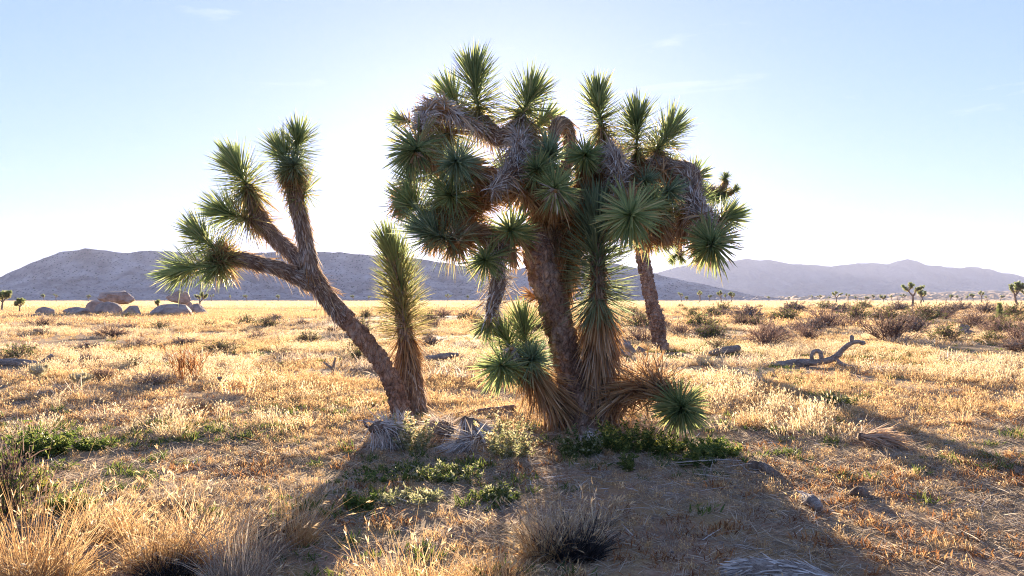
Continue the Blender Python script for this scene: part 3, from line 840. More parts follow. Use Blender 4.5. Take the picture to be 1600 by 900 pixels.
for (bx, by, tx, ty, Lp) in ((975, 248, 972, 236, 17), (980, 255, 966, 250, 16), (1044, 268, 1050, 258, 17), (1040, 270, 1034, 258, 15), (1012, 248, 1014, 234, 17), (1010, 255, 1022, 248, 15), (956, 300, 948, 292, 17), (960, 302, 958, 288, 15),
                             (1060, 394, 1052, 404, 13), (1063, 396, 1064, 404, 12), (1132, 284, 1134, 276, 9), (1124, 300, 1120, 306, 15), (1132, 300, 1130, 308, 14), (1144, 300, 1149, 296, 9),
                             (1112, 298, 1106, 294, 8), (1115, 300, 1113, 310, 12), (1010, 335, 1010, 320, 22), (1004, 385, 996, 380, 22), (1008, 380, 1016, 378, 22)):
    rosette(t, Y, (bx, by, .05), (tx, ty, .0), Lp, 90, wpx=1.3, age0=0.4)

# ------------------------------------------------------------------ boulders
def rock_mesh(sx, sy, sz, seed, sub=4, rough=0.10, cuts=7, freq=1.6):
    r = random.Random(seed)
    bm = bmesh.new()
    bmesh.ops.create_icosphere(bm, subdivisions=sub, radius=1.0)
    V = np.array([v.co[:] for v in bm.verts])
    T = np.array([[v.index for v in f.verts] for f in bm.faces])
    bm.free()
    n = V.copy()
    for _ in range(cuts):
        d = np.array([r.gauss(0, 1), r.gauss(0, 1), r.gauss(0, 0.7)]); d /= np.linalg.norm(d)
        k = r.uniform(0.56, 0.88)
        over = np.maximum(V @ d - k, 0)
        V = V - over[:, None] * d * 0.92
    dsp = (fbm(n[:, 0] * freq + seed, n[:, 1] * freq, n[:, 2] * freq, seed, 5) - 0.5) * 2 * rough
    crk = np.abs(fbm(n[:, 0] * 1.1 + seed, n[:, 1] * 1.1, n[:, 2] * 2.2, seed + 40, 3) - 0.5)
    dsp = dsp - 0.09 * np.exp(-(crk / 0.018) ** 2) * (sub >= 4)
    V = V * (1 + dsp[:, None])
    return V * np.array([sx, sy, sz]), T

def boulder(px, ybase, w, h, label, seed, tilt=0.0, zoff=0.0, depth=0.8, mat='boulder', group=None, name='boulder', rough=0.10, cuts=7, Yd=None, sinkf=0.25):
    g = G(px, ybase) if Yd is None else np.array([(px - CX) / F * Yd, Yd, float(gz((px - CX) / F * Yd, Yd))])
    m = g[1] / F
    h = h * 1.1
    V, T = rock_mesh(w * m / 2, w * m / 2 * depth, h * m / 2 / (1 - sinkf / 2), seed, sub=5, rough=rough, cuts=cuts)
    c, s = math.cos(tilt), math.sin(tilt)
    V = np.stack([V[:, 0] * c - V[:, 2] * s, V[:, 1], V[:, 0] * s + V[:, 2] * c], 1)
    V[:, 2] += -V[:, 2].min() * 1.0 - h * m * sinkf + zoff * m
    mb = MB(); mb.add(V + g, T, smooth=True)
    return tag(mb.obj(name, M[mat], origin=g), label, 'rock', group)

boulder(71, 494, 30, 15, 'small low boulder standing apart from the slab-topped boulder pile', 1, 0.1)
boulder(119, 494, 42, 17, 'rounded low boulder beside the slab-topped pile', 2)
boulder(152, 492, 34, 22, 'grey boulder wedged behind the block under the big slab', 3, Yd=79)
boulder(170, 494, 42, 25, 'square cracked boulder carrying the big flat slab', 4, cuts=10)
boulder(184, 494, 66, 22, 'big flat boulder slab lying on top of the pile', 5, -0.06, zoff=16, depth=0.7, sinkf=0.0, Yd=76)
boulder(206, 494, 36, 17, 'angular boulder with overhanging ledge under the slab end', 6, 0.12, cuts=11)
boulder(271, 494, 72, 20, 'wide domed boulder under the perched rock', 7, depth=0.7)
boulder(311, 493, 34, 22, 'leaning boulder at the end of the domed rock', 8, -0.5, cuts=9)
boulder(281, 494, 42, 19, 'perched flat boulder balanced on the domed rock', 9, -0.12, zoff=17.5, depth=0.7, cuts=12, sinkf=0.0, Yd=76)
boulder(290, 493, 30, 22, 'boulder block supporting the perched rock', 10, 0.1, Yd=77, cuts=10)
boulder(210, 496, 20, 6, 'flat stone lying low before the slab-topped pile', 11, mat='stone')
boulder(60, 497, 30, 7, 'flat stone beside the small low boulder', 12, mat='stone')

# ------------------------------------------------------------------ far joshua trees
def far_joshua(seed, H=4.5, lean=0.0, nb=3, bushy=1.0):
    r = random.Random(seed)
    nr = np.random.default_rng(seed)
    tr, cr = MB(), MB()
    heads = []
    def grow(p, d, L, rad, lev):
        q = p + d * L * 0.5 + np.array([r.gauss(0, .06), r.gauss(0, .06), 0]) * L
        e = p + d * L
        tube(tr, [[*p, rad], [*q, rad * .88], [*e, rad * .75]], 8, 0.15, 0.12, 5, seed=seed)
        if lev >= 3 or L < 0.32 or (lev == 2 and r.random() < 0.35):
            heads.append((e, d)); return
        for k in range(r.choice((2, 2, 3))):
            az = r.random() * 6.28
            sp = r.uniform(0.45, 0.9)
            nd = d * math.cos(sp) + np.array([math.cos(az), math.sin(az), 0.25]) * math.sin(sp)
            nd = nd / np.linalg.norm(nd)
            grow(e, nd, L * r.uniform(0.5, 0.72) if lev else L * r.uniform(0.42, 0.6), rad * 0.72, lev + 1)
    grow(np.array([0, 0, -0.1]), nrm(np.array([lean, 0, 1.0])), H * 0.42, 0.19 * H / 4.5, 0)
    top = max(e[2] for e, d in heads) + 0.3
    for e, d in heads:
        w = np.array([[*(e - d * .45), .06], [*(e + d * .10), .03]])
        foliage(cr, w, int(80 * bushy), 0.42, 0.075, 140, 12, jit=0.22, age=(0.5, -0.2), keel=0.25)
    for q in (tr, cr):
        q.V = [v * (H / top) for v in q.V]
    return tr, cr

FJ = []
for k, (H, lean, bushy) in enumerate(((4.6, 0.05, 1.2), (4.4, -0.35, 1.0), (4.2, 0.1, 0.9), (4.8, 0.2, 1.1), (3.2, 0.0, 1.3))):
    tr, cr = far_joshua(100 + k * 7, H, lean, bushy=bushy)
    FJ.append((tr.mesh('trunk', M['bark_grey']), cr.mesh('crown', M['leaf'])))

def place_far(px, Yd, var, s, label, group=None, rz=None):
    X = (px - CX) / F * Yd
    e = empty('joshua_tree', (X, Yd, float(gz(X, Yd))), label, 'tree', group)
    e.scale = (s, s, s)
    e.rotation_euler = (0, 0, random.random() * 6.28 if rz is None else rz)
    for nm, me in zip(('trunk', 'crown'), FJ[var]):
        o = bpy.data.objects.new(nm, me)
        scene.collection.objects.link(o); o.parent = e
    return e

place_far(1426, 140, 0, 1.0, 'dense rounded dark Joshua tree, biggest on the plain beyond the looped log', rz=0.3)
place_far(1592, 150, 1, 1.15, 'leaning Joshua tree with a sprawling crown out on the shrubby plain', rz=0.0)
place_far(1604, 165, 3, 0.8, 'Joshua tree beside the leaning one on the shrubby plain')
place_far(31, 82, 4, 0.52, 'small bushy-headed Joshua tree before the hill, near the low boulder')
place_far(4, 95, 4, 0.8, 'short Joshua tree before the hill, beyond the fallen grey log')
place_far(313, 100, 0, 0.55, 'dark bushy Joshua tree right behind the leaning boulder')
place_far(247, 88, 2, 0.36, 'thin small Joshua tree between the two boulder groups')
LF, GF = 'small distant Joshua tree at the foot of the broad hill', 'distant trees below the hill'
for (px, h) in ((68, 13), (88, 12), (139, 11), (331, 11), (360, 10), (386, 12), (434, 11), (553, 11), (575, 9), (650, 9), (700, 12), (730, 10), (1065, 15), (1073, 12), (1092, 18), (1108, 12), (1126, 19), (1134, 12), (1141, 18)):
    place_far(px, 4.3 * F / h, random.randrange(5), 1.0, LF, GF)
LF, GF = 'small distant Joshua tree on the shrubby plain before the hazy mountains', 'distant trees before the hazy mountains'
for (px, h) in ((1200, 8), (1232, 7), (1270, 9), (1281, 10), (1296, 7), (1307, 18), (1324, 13), (1337, 8), (1355, 12), (1364, 12), (1380, 17), (1393, 10), (1411, 12), (1437, 24), (1444, 18), (1487, 12), (1494, 10), (1512, 9), (1521, 15), (1532, 18), (1541, 8), (1563, 11), (1620, 14), (1660, 18)):
    place_far(px, 4.3 * F / h, random.randrange(5), 1.0, LF, GF)

# young unbranched joshua on the right plain
g = G(1563, 502)
e = empty('young_joshua_tree', g, 'short single-headed young yucca on the shrubby plain', 'plant')
mb = MB(); Yd = float(g[1])
tube(mb, W4([(1563, 503, 0, 2), (1563, 482, 0, 1.5)], Yd), 8, 0.1); mb.obj('stem', M['bark_grey'], e)
mb = MB()
foliage(mb, W4([(1563, 498, 0, 1.5), (1562, 477, 0, 1)], Yd), 420, 6.5 * Yd / F, 0.9 * Yd / F, 100, 10, age=(.2, -.2))
foliage(mb, W4([(1570, 501, 0, 1.5), (1572, 496, 0, 1)], Yd), 80, 5 * Yd / F, 0.8 * Yd / F, 100, 10, age=(.2, -.2))
mb.obj('leaf_column', M['leaf'], e)
g = G(1104, 503)
e = empty('young_joshua_tree', g, 'tiny young yucca tuft out on the plain near the farther trunk', 'plant')
mb = MB(); Yd = float(g[1])
tube(mb, W4([(1104, 504, 0, 1.5), (1104, 496, 0, 1)], Yd), 6, 0.1); mb.obj('stem', M['bark_grey'], e)
mb = MB(); foliage(mb, W4([(1104, 501, 0, 1), (1104, 494, 0, 1)], Yd), 150, 4.5 * Yd / F, 0.8 * Yd / F, 90, 10); mb.obj('leaf_column', M['leaf'], e)

# ------------------------------------------------------------------ shrubs
def shrub_parts(seed, W=1.0, H=0.7, n1=46, leafy=0.5, wide=0.012):
    """a rounded desert shrub: wiry stems that fork twice, with tiny leaves"""
    global rng
    keep = rng
    rng = np.random.default_rng(seed)
    st, lf = MB(), MB()
    az = rng.random(n1) * 2 * np.pi
    el = np.radians(rng.uniform(18, 88, n1))
    d = np.stack([np.cos(az) * np.cos(el), np.sin(az) * np.cos(el), np.sin(el)], 1)
    L = (0.55 + 0.45 * rng.random(n1)) / np.sqrt((np.cos(el) / (W / 2)) ** 2 + (np.sin(el) / H) ** 2)
    base = np.stack([np.cos(az), np.sin(az), 0 * az], 1) * 0.05 * W * rng.random(n1)[:, None]
    bend = rng.normal(size=(n1, 3)) * 0.12
    blades(st, base, d, L, wide * 1.6, bend, rings=(0, 0.35, 0.7), prof=(1, .8, .55), keel=0.45)
    for lev, (cnt, fl, wd) in enumerate(((7, 0.45, 1.0), (4, 0.25, 0.7))):
        k = np.repeat(np.arange(len(base)), cnt)
        s_ = rng.uniform(0.3, 0.97, len(k))
        b2 = base[k] + d[k] * (L[k] * s_)[:, None] + bend[k] * (L[k] * s_ ** 2)[:, None]
        d2 = nrm(d[k] + bend[k] * 1.5 + rng.normal(size=(len(k), 3)) * 0.5 + np.array([0, 0, 0.15]))
        L2 = L[k] * fl * rng.uniform(0.5, 1.1, len(k))
        bd = rng.normal(size=(len(k), 3)) * 0.15
        blades(st, b2, d2, L2, wide * wd, bd, rings=(0, 0.5), prof=(1, .7), keel=0.45)
        base, d, L, bend = b2, d2, L2, bd
    m = int(len(base) * leafy)
    if m:
        k = rng.integers(0, len(base), m)
        b3 = base[k] + d[k] * (L[k] * rng.random(m))[:, None]
        blades(lf, b3, nrm(rng.normal(size=(m, 3)) + np.array([0, 0, .4])), 0.055 * rng.uniform(.6, 1.3, m), 0.02, keel=0.2)
    rng = keep
    return st, lf

SHR = []
for k in range(6):
    st, lf = shrub_parts(300 + k, 1.25, 0.66 + 0.08 * (k % 3), 50, 0.0 if k in (1, 4) else 0.9, 0.017)
    SHR.append((st.mesh('stems', M['twig']), lf.mesh('leaves', M['greytwig'] if k % 2 else M['green']) if lf.V else None))

def shrub(px, py, wpx, hpx, label, var=0, group=None, name='shrub'):
    g = G(px, py)
    m = g[1] / F
    e = empty(name, g - np.array([0, 0, 0.03]), label, 'shrub', group)
    e.scale = (wpx * m / 1.25, wpx * m / 1.25, hpx * m / 0.66)
    e.rotation_euler = (0, 0, random.random() * 6.28)
    for nm, me in zip(('stems', 'leaves'), SHR[var]):
        if me is not None:
            o = bpy.data.objects.new(nm, me)
            scene.collection.objects.link(o); o.parent = e
    return e

shrub(1390, 536, 118, 46, 'big wiry leafless shrub behind the raised end of the looped log', 1)
shrub(1196, 541, 92, 34, 'round purplish twiggy shrub behind the looped log base', 4)
shrub(1288, 516, 84, 34, 'twiggy brown shrub between the wiry one and the plain', 1)
shrub(1338, 505, 60, 26, 'dark dense shrub on the plain beyond the big wiry shrub', 2)
shrub(1382, 499, 62, 20, 'flat-topped dark shrub on the plain beyond the big wiry shrub', 0)
shrub(1520, 512, 66, 26, 'wiry brown shrub behind the grey broken stump', 4)
shrub(1603, 545, 80, 46, 'tall wiry shrub beyond the stump at the edge of the plain', 1)
shrub(958, 530, 56, 34, 'purplish wiry shrub behind the tangled dead roots', 4)
shrub(1000, 515, 66, 26, 'low brown shrub beside the farther cracked trunk', 2)
shrub(430, 505, 40, 16, 'lone tawny mound shrub on the open grass beyond the leaning trunk', 3)
shrub(32, 560, 66, 24, 'dark grey-green shrub behind the fallen grey log', 0)
shrub(200, 498, 30, 9, 'low dark shrub before the slab-topped boulder pile', 2)
shrub(482, 533, 50, 16, 'low dark green shrub beyond the forked stick', 0)
shrub(136, 566, 30, 15, 'small tawny shrub beyond the cholla cacti', 3)
shrub(12, 815, 130, 110, 'grey-green twiggy shrub beside the tall tan grass clumps', 2)

def shrub_label(px, var):
    look = 'wiry leafless brown desert shrub' if var in (1, 4) else 'low greenish leafy desert shrub' if var in (0, 2) else 'low grey-leaved desert shrub'
    where = 'on the open grass before the broad hill' if px < 560 else 'on the plain behind the big many-headed tree' if px < 1100 else 'on the shrubby plain before the hazy mountains'
    return look + ' ' + where, look + 's ' + where
rr = random.Random(5)
pts = []
tries = 0
while len(pts) < 215 and tries < 6000:
    tries += 1
    Yd = rr.uniform(22 ** .33, 330 ** .33) ** (1 / .33)
    X = rr.uniform(-0.75, 0.75) * Yd
    px = CX + F * X / Yd
    dens = (0.16 if px < 560 else 0.35 if px < 900 else 1.0)
    if Yd < 32: dens *= 0.35
    if rr.random() > dens: continue
    py = HY + CH * F / Yd
    if px < 340 and 60 < Yd < 90: continue
    if any((px - a) ** 2 / 30 ** 2 + (py - c) ** 2 / 6 ** 2 < 0.35 * (1 if py > 476 else 0.2) for a, c in pts): continue
    pts.append((px, py))
seen = [(1240, 488, 56, 16), (1290, 484, 44, 12), (1170, 499, 76, 20), (1130, 489, 46, 12), (1228, 502, 66, 18), (1312, 490, 56, 15), (1445, 502, 66, 20), (1474, 496, 56, 15), (1480, 532, 76, 20), (1553, 522, 66, 22),
        (1428, 522, 66, 22), (1262, 532, 66, 22), (1092, 512, 66, 20), (1062, 524, 54, 20), (1112, 497, 50, 13), (1500, 486, 44, 11), (1540, 491, 54, 14), (1584, 498, 56, 17), (1350, 483, 44, 10), (1405, 487, 50, 12),
        (690, 495, 44, 12), (732, 501, 48, 14), (672, 542, 44, 16), (560, 562, 50, 16), (250, 516, 44, 10), (325, 513, 36, 9), (186, 527, 46, 11), (402, 531, 50, 12), (140, 547, 56, 13), (222, 542, 66, 13), (288, 540, 66, 13),
        (345, 549, 90, 13), (440, 562, 56, 14), (556, 546, 56, 11), (60, 523, 46, 10), (100, 512, 40, 8), (520, 520, 40, 10), (470, 508, 40, 9), (160, 590, 66, 15), (240, 600, 80, 15), (215, 572, 60, 14), (1180, 512, 50, 14), (1020, 500, 46, 13), (985, 492, 40, 11)]
for px, py, w, h in seen:
    v_ = rr.randrange(6); shrub(px, py, w, h * 1.15, shrub_label(px, v_)[0], v_, shrub_label(px, v_)[1])
for px, py in pts:
    Yd = CH * F / (py - HY)
    w = rr.uniform(0.7, 1.8)
    v_ = rr.randrange(6)
    shrub(px, py, w * F / Yd, w * rr.uniform(0.27, 0.42) * F / Yd, shrub_label(px, v_)[0], v_, shrub_label(px, v_)[1])

# ------------------------------------------------------------------ logs, stumps, dead bits
def wood(name, label, cat, base, parts, Yd=None, mat='deadwood', shag=0, seg=16, rough=0.24, group=None):
    """parts: list of (part name, [(px, py, dY, rpx)...])"""
    g = G(*base)
    Yd = float(g[1]) if Yd is None else Yd
    e = empty(name, g, label, cat, group)
    for i, (nm, pts) in enumerate(parts):
        mb = MB()
        w = W4(pts, Yd)
        tube(mb, w, seg, max(0.012, 1.5 * Yd / F), rough, 9, 0.10, seed=hash_s(label) + i)
        o = mb.obj(nm, M[mat], e)
        if shag:
            mb = MB()
            foliage(mb, w, int(shag * plen(w)), 0.13, 0.008, 171, 166, jit=0.16, grav=0.05, bendg=0.25, keel=0.2, lrand=0.6)
            mb.obj('dead_leaf_mat', M['greythatch'], o)
    return e

def hash_s(s):
    return sum(ord(c) * (i + 1) for i, c in enumerate(s)) % 9973

wood('fallen_log', 'fallen grey log with looped and upturned branches', 'log', (1270, 573),
     [('log', [(1182, 574, .3, 5.7), (1215, 571, .2, 6.6), (1250, 567, .1, 6.6), (1275, 566, 0, 5.3), (1298, 562, 0, 4.9)]),
      ('branch', [(1296, 563, 0, 4.9), (1308, 556, 0, 4.9), (1318, 545, -.05, 4.1), (1327, 538, -.1, 3.7), (1338, 534, -.1, 3.3), (1347, 535, -.12, 3.0)]),
      ('branch', [(1303, 560, 0, 3.7), (1314, 568, -.1, 3.3), (1326, 573, -.1, 3.3), (1350, 575, -.05, 2.5)]),
      ('branch', [(1270, 567, 0, 3.0), (1268, 556, 0, 3.0), (1272, 549, 0, 3.0), (1280, 549, -.02, 3.3), (1283, 556, -.03, 3.6), (1283, 564, -.05, 3.3)]),
      ('knob', [(1330, 538, -.1, 2.0), (1331, 532, -.1, 2.9), (1331, 527, -.1, 3.3), (1330, 524, -.1, 1.6)]),
      ('knob', [(1344, 535, -.12, 3.3), (1349, 536, -.13, 3.8), (1352, 536, -.13, 1.6)])])
wood('fallen_log', 'low grey log lying beyond the cholla cacti with upturned end', 'log', (30, 572),
     [('log', [(-40, 568, .3, 5), (0, 566, .1, 6), (35, 567, 0, 6), (62, 568, 0, 4)]),
      ('branch', [(62, 568, 0, 3.5), (72, 563, 0, 4), (82, 555, 0, 3)])])
wood('stump', 'grey broken stump leaning among green weeds on the plain', 'stump', (1506, 523),
     [('trunk', [(1505, 526, 0, 7), (1504, 516, 0, 6), (1503, 507, 0, 2.5)]), ('branch', [(1506, 520, 0, 4), (1516, 520, 0, 4), (1524, 522, 0, 2.5)]),
      ('branch', [(1508, 522, 0, 3), (1512, 512, 0, 3), (1509, 509, 0, 2)])])
wood('fallen_log', 'low grey log in sunny grass beyond the bottle-brush young tree', 'log', (690, 566),
     [('log', [(655, 562, 0, 4), (675, 560, 0, 5), (700, 556, .1, 5), (716, 554, .2, 3)])])
wood('dead_roots', 'tangle of grey dead roots behind the shaggy stem', 'dead wood', (968, 556),
     [('root', [(942, 545, 0, 6), (960, 538, 0, 6), (980, 542, 0, 6), (990, 552, 0, 5)]), ('root', [(938, 552, -.2, 4), (965, 549, -.2, 5), (985, 556, -.2, 4)]),
      ('root', [(950, 536, .2, 4), (966, 533, .2, 5), (984, 538, .2, 4)]), ('root', [(945, 556, -.1, 4), (958, 545, -.3, 4), (975, 540, -.2, 4)])])
wood('fallen_log', 'mossy short log by the farther cracked trunk', 'log', (1135, 556),
     [('log', [(1108, 553, .2, 4), (1128, 549, .1, 6), (1150, 545, 0, 6), (1154, 546, 0, 5)])])
boulder(1000, 552, 16, 11, 'small dark stone beside the tangled dead roots', 14, mat='stone', name='stone')
wood('forked_stick', 'dead forked stick standing in sunny grass', 'stick', (520, 583),
     [('stick', [(521, 585, 0, 2.2), (519, 577, 0, 2.2), (511, 570, 0, 1.8), (506, 566, 0, 1.2)]), ('prong', [(519, 579, 0, 2), (522, 568, 0, 1.8), (524, 559, 0, 1.4)])])
wood('dead_stalk', 'single bare upright dead stalk with knobbed top', 'stick', (344, 612),
     [('stalk', [(344, 614, 0, 2.2), (343, 602, 0, 1.9), (343, 591, 0, 1.9)]), ('top', [(340, 590, 0, 1.6), (343, 591, 0, 2.2), (347, 590, 0, 1.5)])])
wood('fallen_log', 'brown rotting log half hidden behind the pale flowering weeds', 'log', (760, 650),
     [('log', [(672, 662, .2, 9), (712, 654, .25, 10), (750, 648, .3, 9), (805, 640, .35, 8)])], mat='bark')
wood('fallen_branch', 'short dark log at the shadow edge beside green weeds', 'log', (1190, 738),
     [('log', [(1172, 724, .1, 6), (1190, 730, 0, 8), (1206, 738, -.1, 7), (1222, 746, -.15, 4)])], mat='bark_grey')
wood('stump', 'small grey weathered stump sitting at the shadow edge', 'stump', (1270, 795),
     [('trunk', [(1258, 778, .1, 7), (1268, 782, 0, 9), (1280, 794, -.1, 7)])], shag=300)
wood('fallen_log', 'shaggy grey dead log lying in the deep tree shade', 'log', (1210, 905),
     [('log', [(1146, 898, .05, 12), (1175, 892, .02, 17), (1215, 893, 0, 17), (1260, 899, -.05, 15), (1300, 906, -.1, 8)])], shag=2600)
wood('dead_wood_lump', 'dark knotted wood lump with splintered branch on sunny ground', 'dead wood', (1345, 778),
     [('lump', [(1332, 772, .05, 6), (1344, 768, 0, 9), (1354, 774, 0, 7)]), ('branch', [(1350, 775, 0, 3), (1370, 779, -.05, 3.5), (1386, 786, -.1, 2)])], mat='bark_grey')

def dead_bundle(label, base, w4, L, n, mat='greythatch', a=(150, 100), jit=0.3, grav=0.5, name='dead_leaf_bundle', core='bark_grey', W=0.014, age=(0.5, 0.5)):
    g = G(*base)
    Yd = float(g[1])
    e = empty(name, g, label, 'dead leaves')
    w = W4(w4, Yd)
    mb = MB(); tube(mb, w, 14, 0.02, 0.2, 9, 0.1, seed=hash_s(label)); mb.obj('stem', M[core], e)
    mb = MB(); foliage(mb, w, n, L, W, a[0], a[1], jit=jit, grav=grav, bendg=0.3, age=age, keel=0.2); mb.obj('dead_leaves', M[mat], e)
    return e

dead_bundle('grey fallen head of dead leaves with dark hooked tip', (604, 700), [(642, 674, .1, 8), (612, 670, 0, 10), (590, 668, -.05, 9), (578, 672, -.05, 5)], 0.26, 420, a=(60, 130), grav=1.1, jit=0.55, W=0.010)
wood('hooked_twig', 'dark hooked twig curling up from the grey fallen leaf head', 'stick', (584, 692), [('twig', [(586, 690, -.05, 2.4), (580, 672, -.05, 2.2), (572, 665, -.05, 2.2), (568, 655, -.05, 1.4)])], mat='bark')
dead_bundle('brown drooping dead stem mat behind the flowering weed', (690, 690), [(672, 666, .1, 8), (690, 668, .05, 12), (705, 676, 0, 10)], 0.2, 380, mat='thatch', grav=1.0, age=(0.8, 0.6), jit=0.6, W=0.010)
dead_bundle('peaked grey dead leaf cone on the debris pile', (730, 686), [(752, 678, .05, 14), (738, 668, .02, 17), (728, 657, 0, 10), (727, 651, 0, 4)], 0.26, 520, a=(130, 168), jit=0.35, grav=0.5, W=0.010)
dead_bundle('fan of pale dead leaf blades spread below the debris pile', (715, 700), [(748, 684, .0, 5), (735, 688, -.1, 6), (722, 692, -.15, 4)], 0.34, 150, a=(20, 25), jit=0.4, grav=0.25, W=0.012)
dead_bundle('white bleached dead leaf tuft by the shaggy stem foot', (945, 697), [(944, 690, 0, 7), (944, 682, 0, 7), (943, 676, 0, 3)], 0.20, 170, a=(140, 130), jit=0.2, grav=0.9, W=0.018)
dead_bundle('grey dead stub beside the bleached leaf tuft', (915, 690), [(922, 688, 0, 8), (914, 676, 0, 9), (908, 668, 0, 5)], 0.14, 200, a=(150, 140), jit=0.3)
dead_bundle('brown brushy dead leaf head lying on sunny ground', (1375, 700), [(1342, 682, 0, 6), (1365, 684, 0, 8), (1388, 690, 0, 6)], 0.30, 420, mat='thatch', a=(30, 14), jit=0.3, grav=0.15, age=(0.5, 0.2), W=0.009)

def sticks(label, cx, cy, sx, sy, n, L, name='dead_twigs', mat='greytwig', W=0.006):
    g = G(cx, cy)
    e = empty(name, g, label, 'twigs')
    mb = MB()
    for k in range(n):
        p = G(cx + random.uniform(-sx, sx), cy + random.uniform(-sy, sy)); p[2] += 0.02 + random.random() * 0.05
        a = random.gauss(0.1, 0.9) + (math.pi if random.random() < .5 else 0)
        d = np.array([math.cos(a), math.sin(a) * 0.8, random.uniform(-.02, .14)])
        blades(mb, p[None], d[None], L * random.uniform(.5, 1.2), W * random.uniform(.7, 1.3), np.array([[random.gauss(0, .12), random.gauss(0, .12), -0.06]]), rings=(0, .35, .7), prof=(1, .9, .7), keel=0.5)
    tag(mb.obj('twig_pile', M[mat], e), kind='stuff')
    return e
sticks('pale dead twigs strewn in the tree shade below the round green head', 1130, 738, 50, 12, 26, 0.45)
sticks('bleached dead twigs beside the sprawling green weeds', 1010, 655, 30, 12, 22, 0.32)
sticks('few pale twigs on the shaded ground below the shaggy stem', 1000, 785, 110, 40, 24, 0.32)
sticks('scattered grey twigs in the shadow beyond the wood lump', 1480, 790, 70, 25, 16, 0.36)

# ------------------------------------------------------------------ weeds and bushes
def weed(px, py, wpx, hpx, label, mat='green', top=None, n=60, leaves=22, leaf=0.045, lw=0.014, name='weed', cat='plant', topn=5, splay=0.7, group=None, stemw=0.006):
    g = G(px, py)
    m = g[1] / F
    W, H = wpx * m, hpx * m
    e = empty(name, g, label, cat, group)
    st, lf, fl = MB(), MB(), MB()
    a = rng.random(n) * 2 * np.pi
    r = np.sqrt(rng.random(n)) * W / 2 * splay
    base = np.stack([np.cos(a) * r, np.sin(a) * r * 0.8, 0 * r], 1)
    base[:, 2] = gz(base[:, 0] + g[0], base[:, 1] + g[1]) - 0.01
    base[:, :2] += g[:2]
    d = nrm(np.stack([np.cos(a) * r / W * 1.1 + rng.normal(size=n) * .16, np.sin(a) * r / W * 1.1 + rng.normal(size=n) * .16, np.ones(n)], 1))
    L = H * (0.3 + 0.75 * rng.random(n) ** 1.4) * (1 - 0.35 * (2 * r / W / splay) ** 2)
    bend = rng.normal(size=(n, 3)) * 0.12
    blades(st, base, d, L, stemw, bend, rings=(0, .5), prof=(1, .7), keel=.4)
    k = np.repeat(np.arange(n), leaves)
    s = rng.random(len(k)) ** 0.8
    p = base[k] + d[k] * (L[k] * s)[:, None] + bend[k] * (L[k] * s * s)[:, None]
    dd = nrm(rng.normal(size=(len(k), 3)) * np.array([1, 1, .6]) + np.array([0, 0, .55]))
    blades(lf, p, dd, leaf * rng.uniform(.6, 1.3, len(k)), lw * rng.uniform(.7, 1.3, len(k)), keel=.2, rings=(0, .5), prof=(.4, 1))
    st.obj('stems', M[mat], e)
    tag(lf.obj('leaves', M[mat], e), kind='stuff')
    if top:
        k = np.repeat(np.arange(n), topn)
        s = rng.uniform(.8, 1.0, len(k))
        p = base[k] + d[k] * (L[k] * s)[:, None] + bend[k] * (L[k] * s * s)[:, None]
        blades(fl, p, nrm(rng.normal(size=(len(k), 3)) + np.array([0, 0, .5])), 0.03, 0.018, keel=.2, rings=(0, .5), prof=(.5, 1))
        tag(fl.obj('flowers', M[top], e), kind='stuff')
    return e

weed(645, 704, 58, 68, 'pale flowering weed in front of the leaning trunk base', 'palegreen', 'pale', 42, 26, topn=7)
weed(798, 712, 84, 72, 'tall pale flowering weed before the rotting log', 'palegreen', 'pale', 62, 24, topn=7)
weed(905, 712, 92, 44, 'low grey-green weed patch below the shaggy stem', 'green', 'palegreen', 70, 24, leaf=.035)
weed(978, 705, 92, 62, 'bushy green weed with yellow-green tops below the sprawling sprout', 'green', 'yellow', 95, 30, leaf=.035, topn=4)
weed(1035, 708, 90, 38, 'dark green bush under the round green head', 'green', 'yellow', 85, 28, leaf=.035, topn=2)
weed(1115, 712, 110, 34, 'spreading green weeds beside the round green head', 'green', None, 110, 22)
weed(1090, 728, 80, 44, 'upright green spindly weeds standing in the shade by the pale twigs', 'green', None, 26, 22)
weed(975, 735, 40, 40, 'small upright green weed alone in the shade', 'green', None, 14, 22)
weed(700, 748, 110, 27, 'olive weed cushion with grassy tips below the debris pile', 'green', 'palegreen', 80, 14, leaf=.05, lw=.008, splay=.95)
weed(610, 745, 140, 20, 'grey-green low weeds along the shadow edge under the leaning tree', 'green', None, 80, 12, leaf=.035, splay=1.0)
weed(640, 782, 100, 22, 'pale green weed patch on bare soil in the dappled shade', 'palegreen', None, 60, 12, leaf=.04, splay=1.0)
weed(775, 785, 74, 24, 'yellowish weed patch beside the grey bunchgrass', 'green', 'palegreen', 44, 12, splay=1.0)
weed(62, 712, 100, 56, 'leafy green weed cluster on open ground before the rusty patch', 'green', None, 70, 24, leaf=.06, lw=.02)
weed(150, 700, 90, 20, 'low green weed mat next to the leafy weed cluster', 'green', None, 80, 14)
weed(35, 775, 110, 40, 'bright green weeds beside the grey-green twiggy shrub', 'green', 'yellow', 110, 22)
weed(1312, 636, 60, 22, 'small green weed patch on open sunny ground before the looped log', 'green', 'palegreen', 50, 18)
weed(110, 800, 90, 34, 'green undergrowth behind the tall tan grass clump', 'green', None, 80, 18)
weed(560, 795, 60, 36, 'dull weeds at the tip of the long shade edge', 'green', None, 46, 18, leaf=.035)


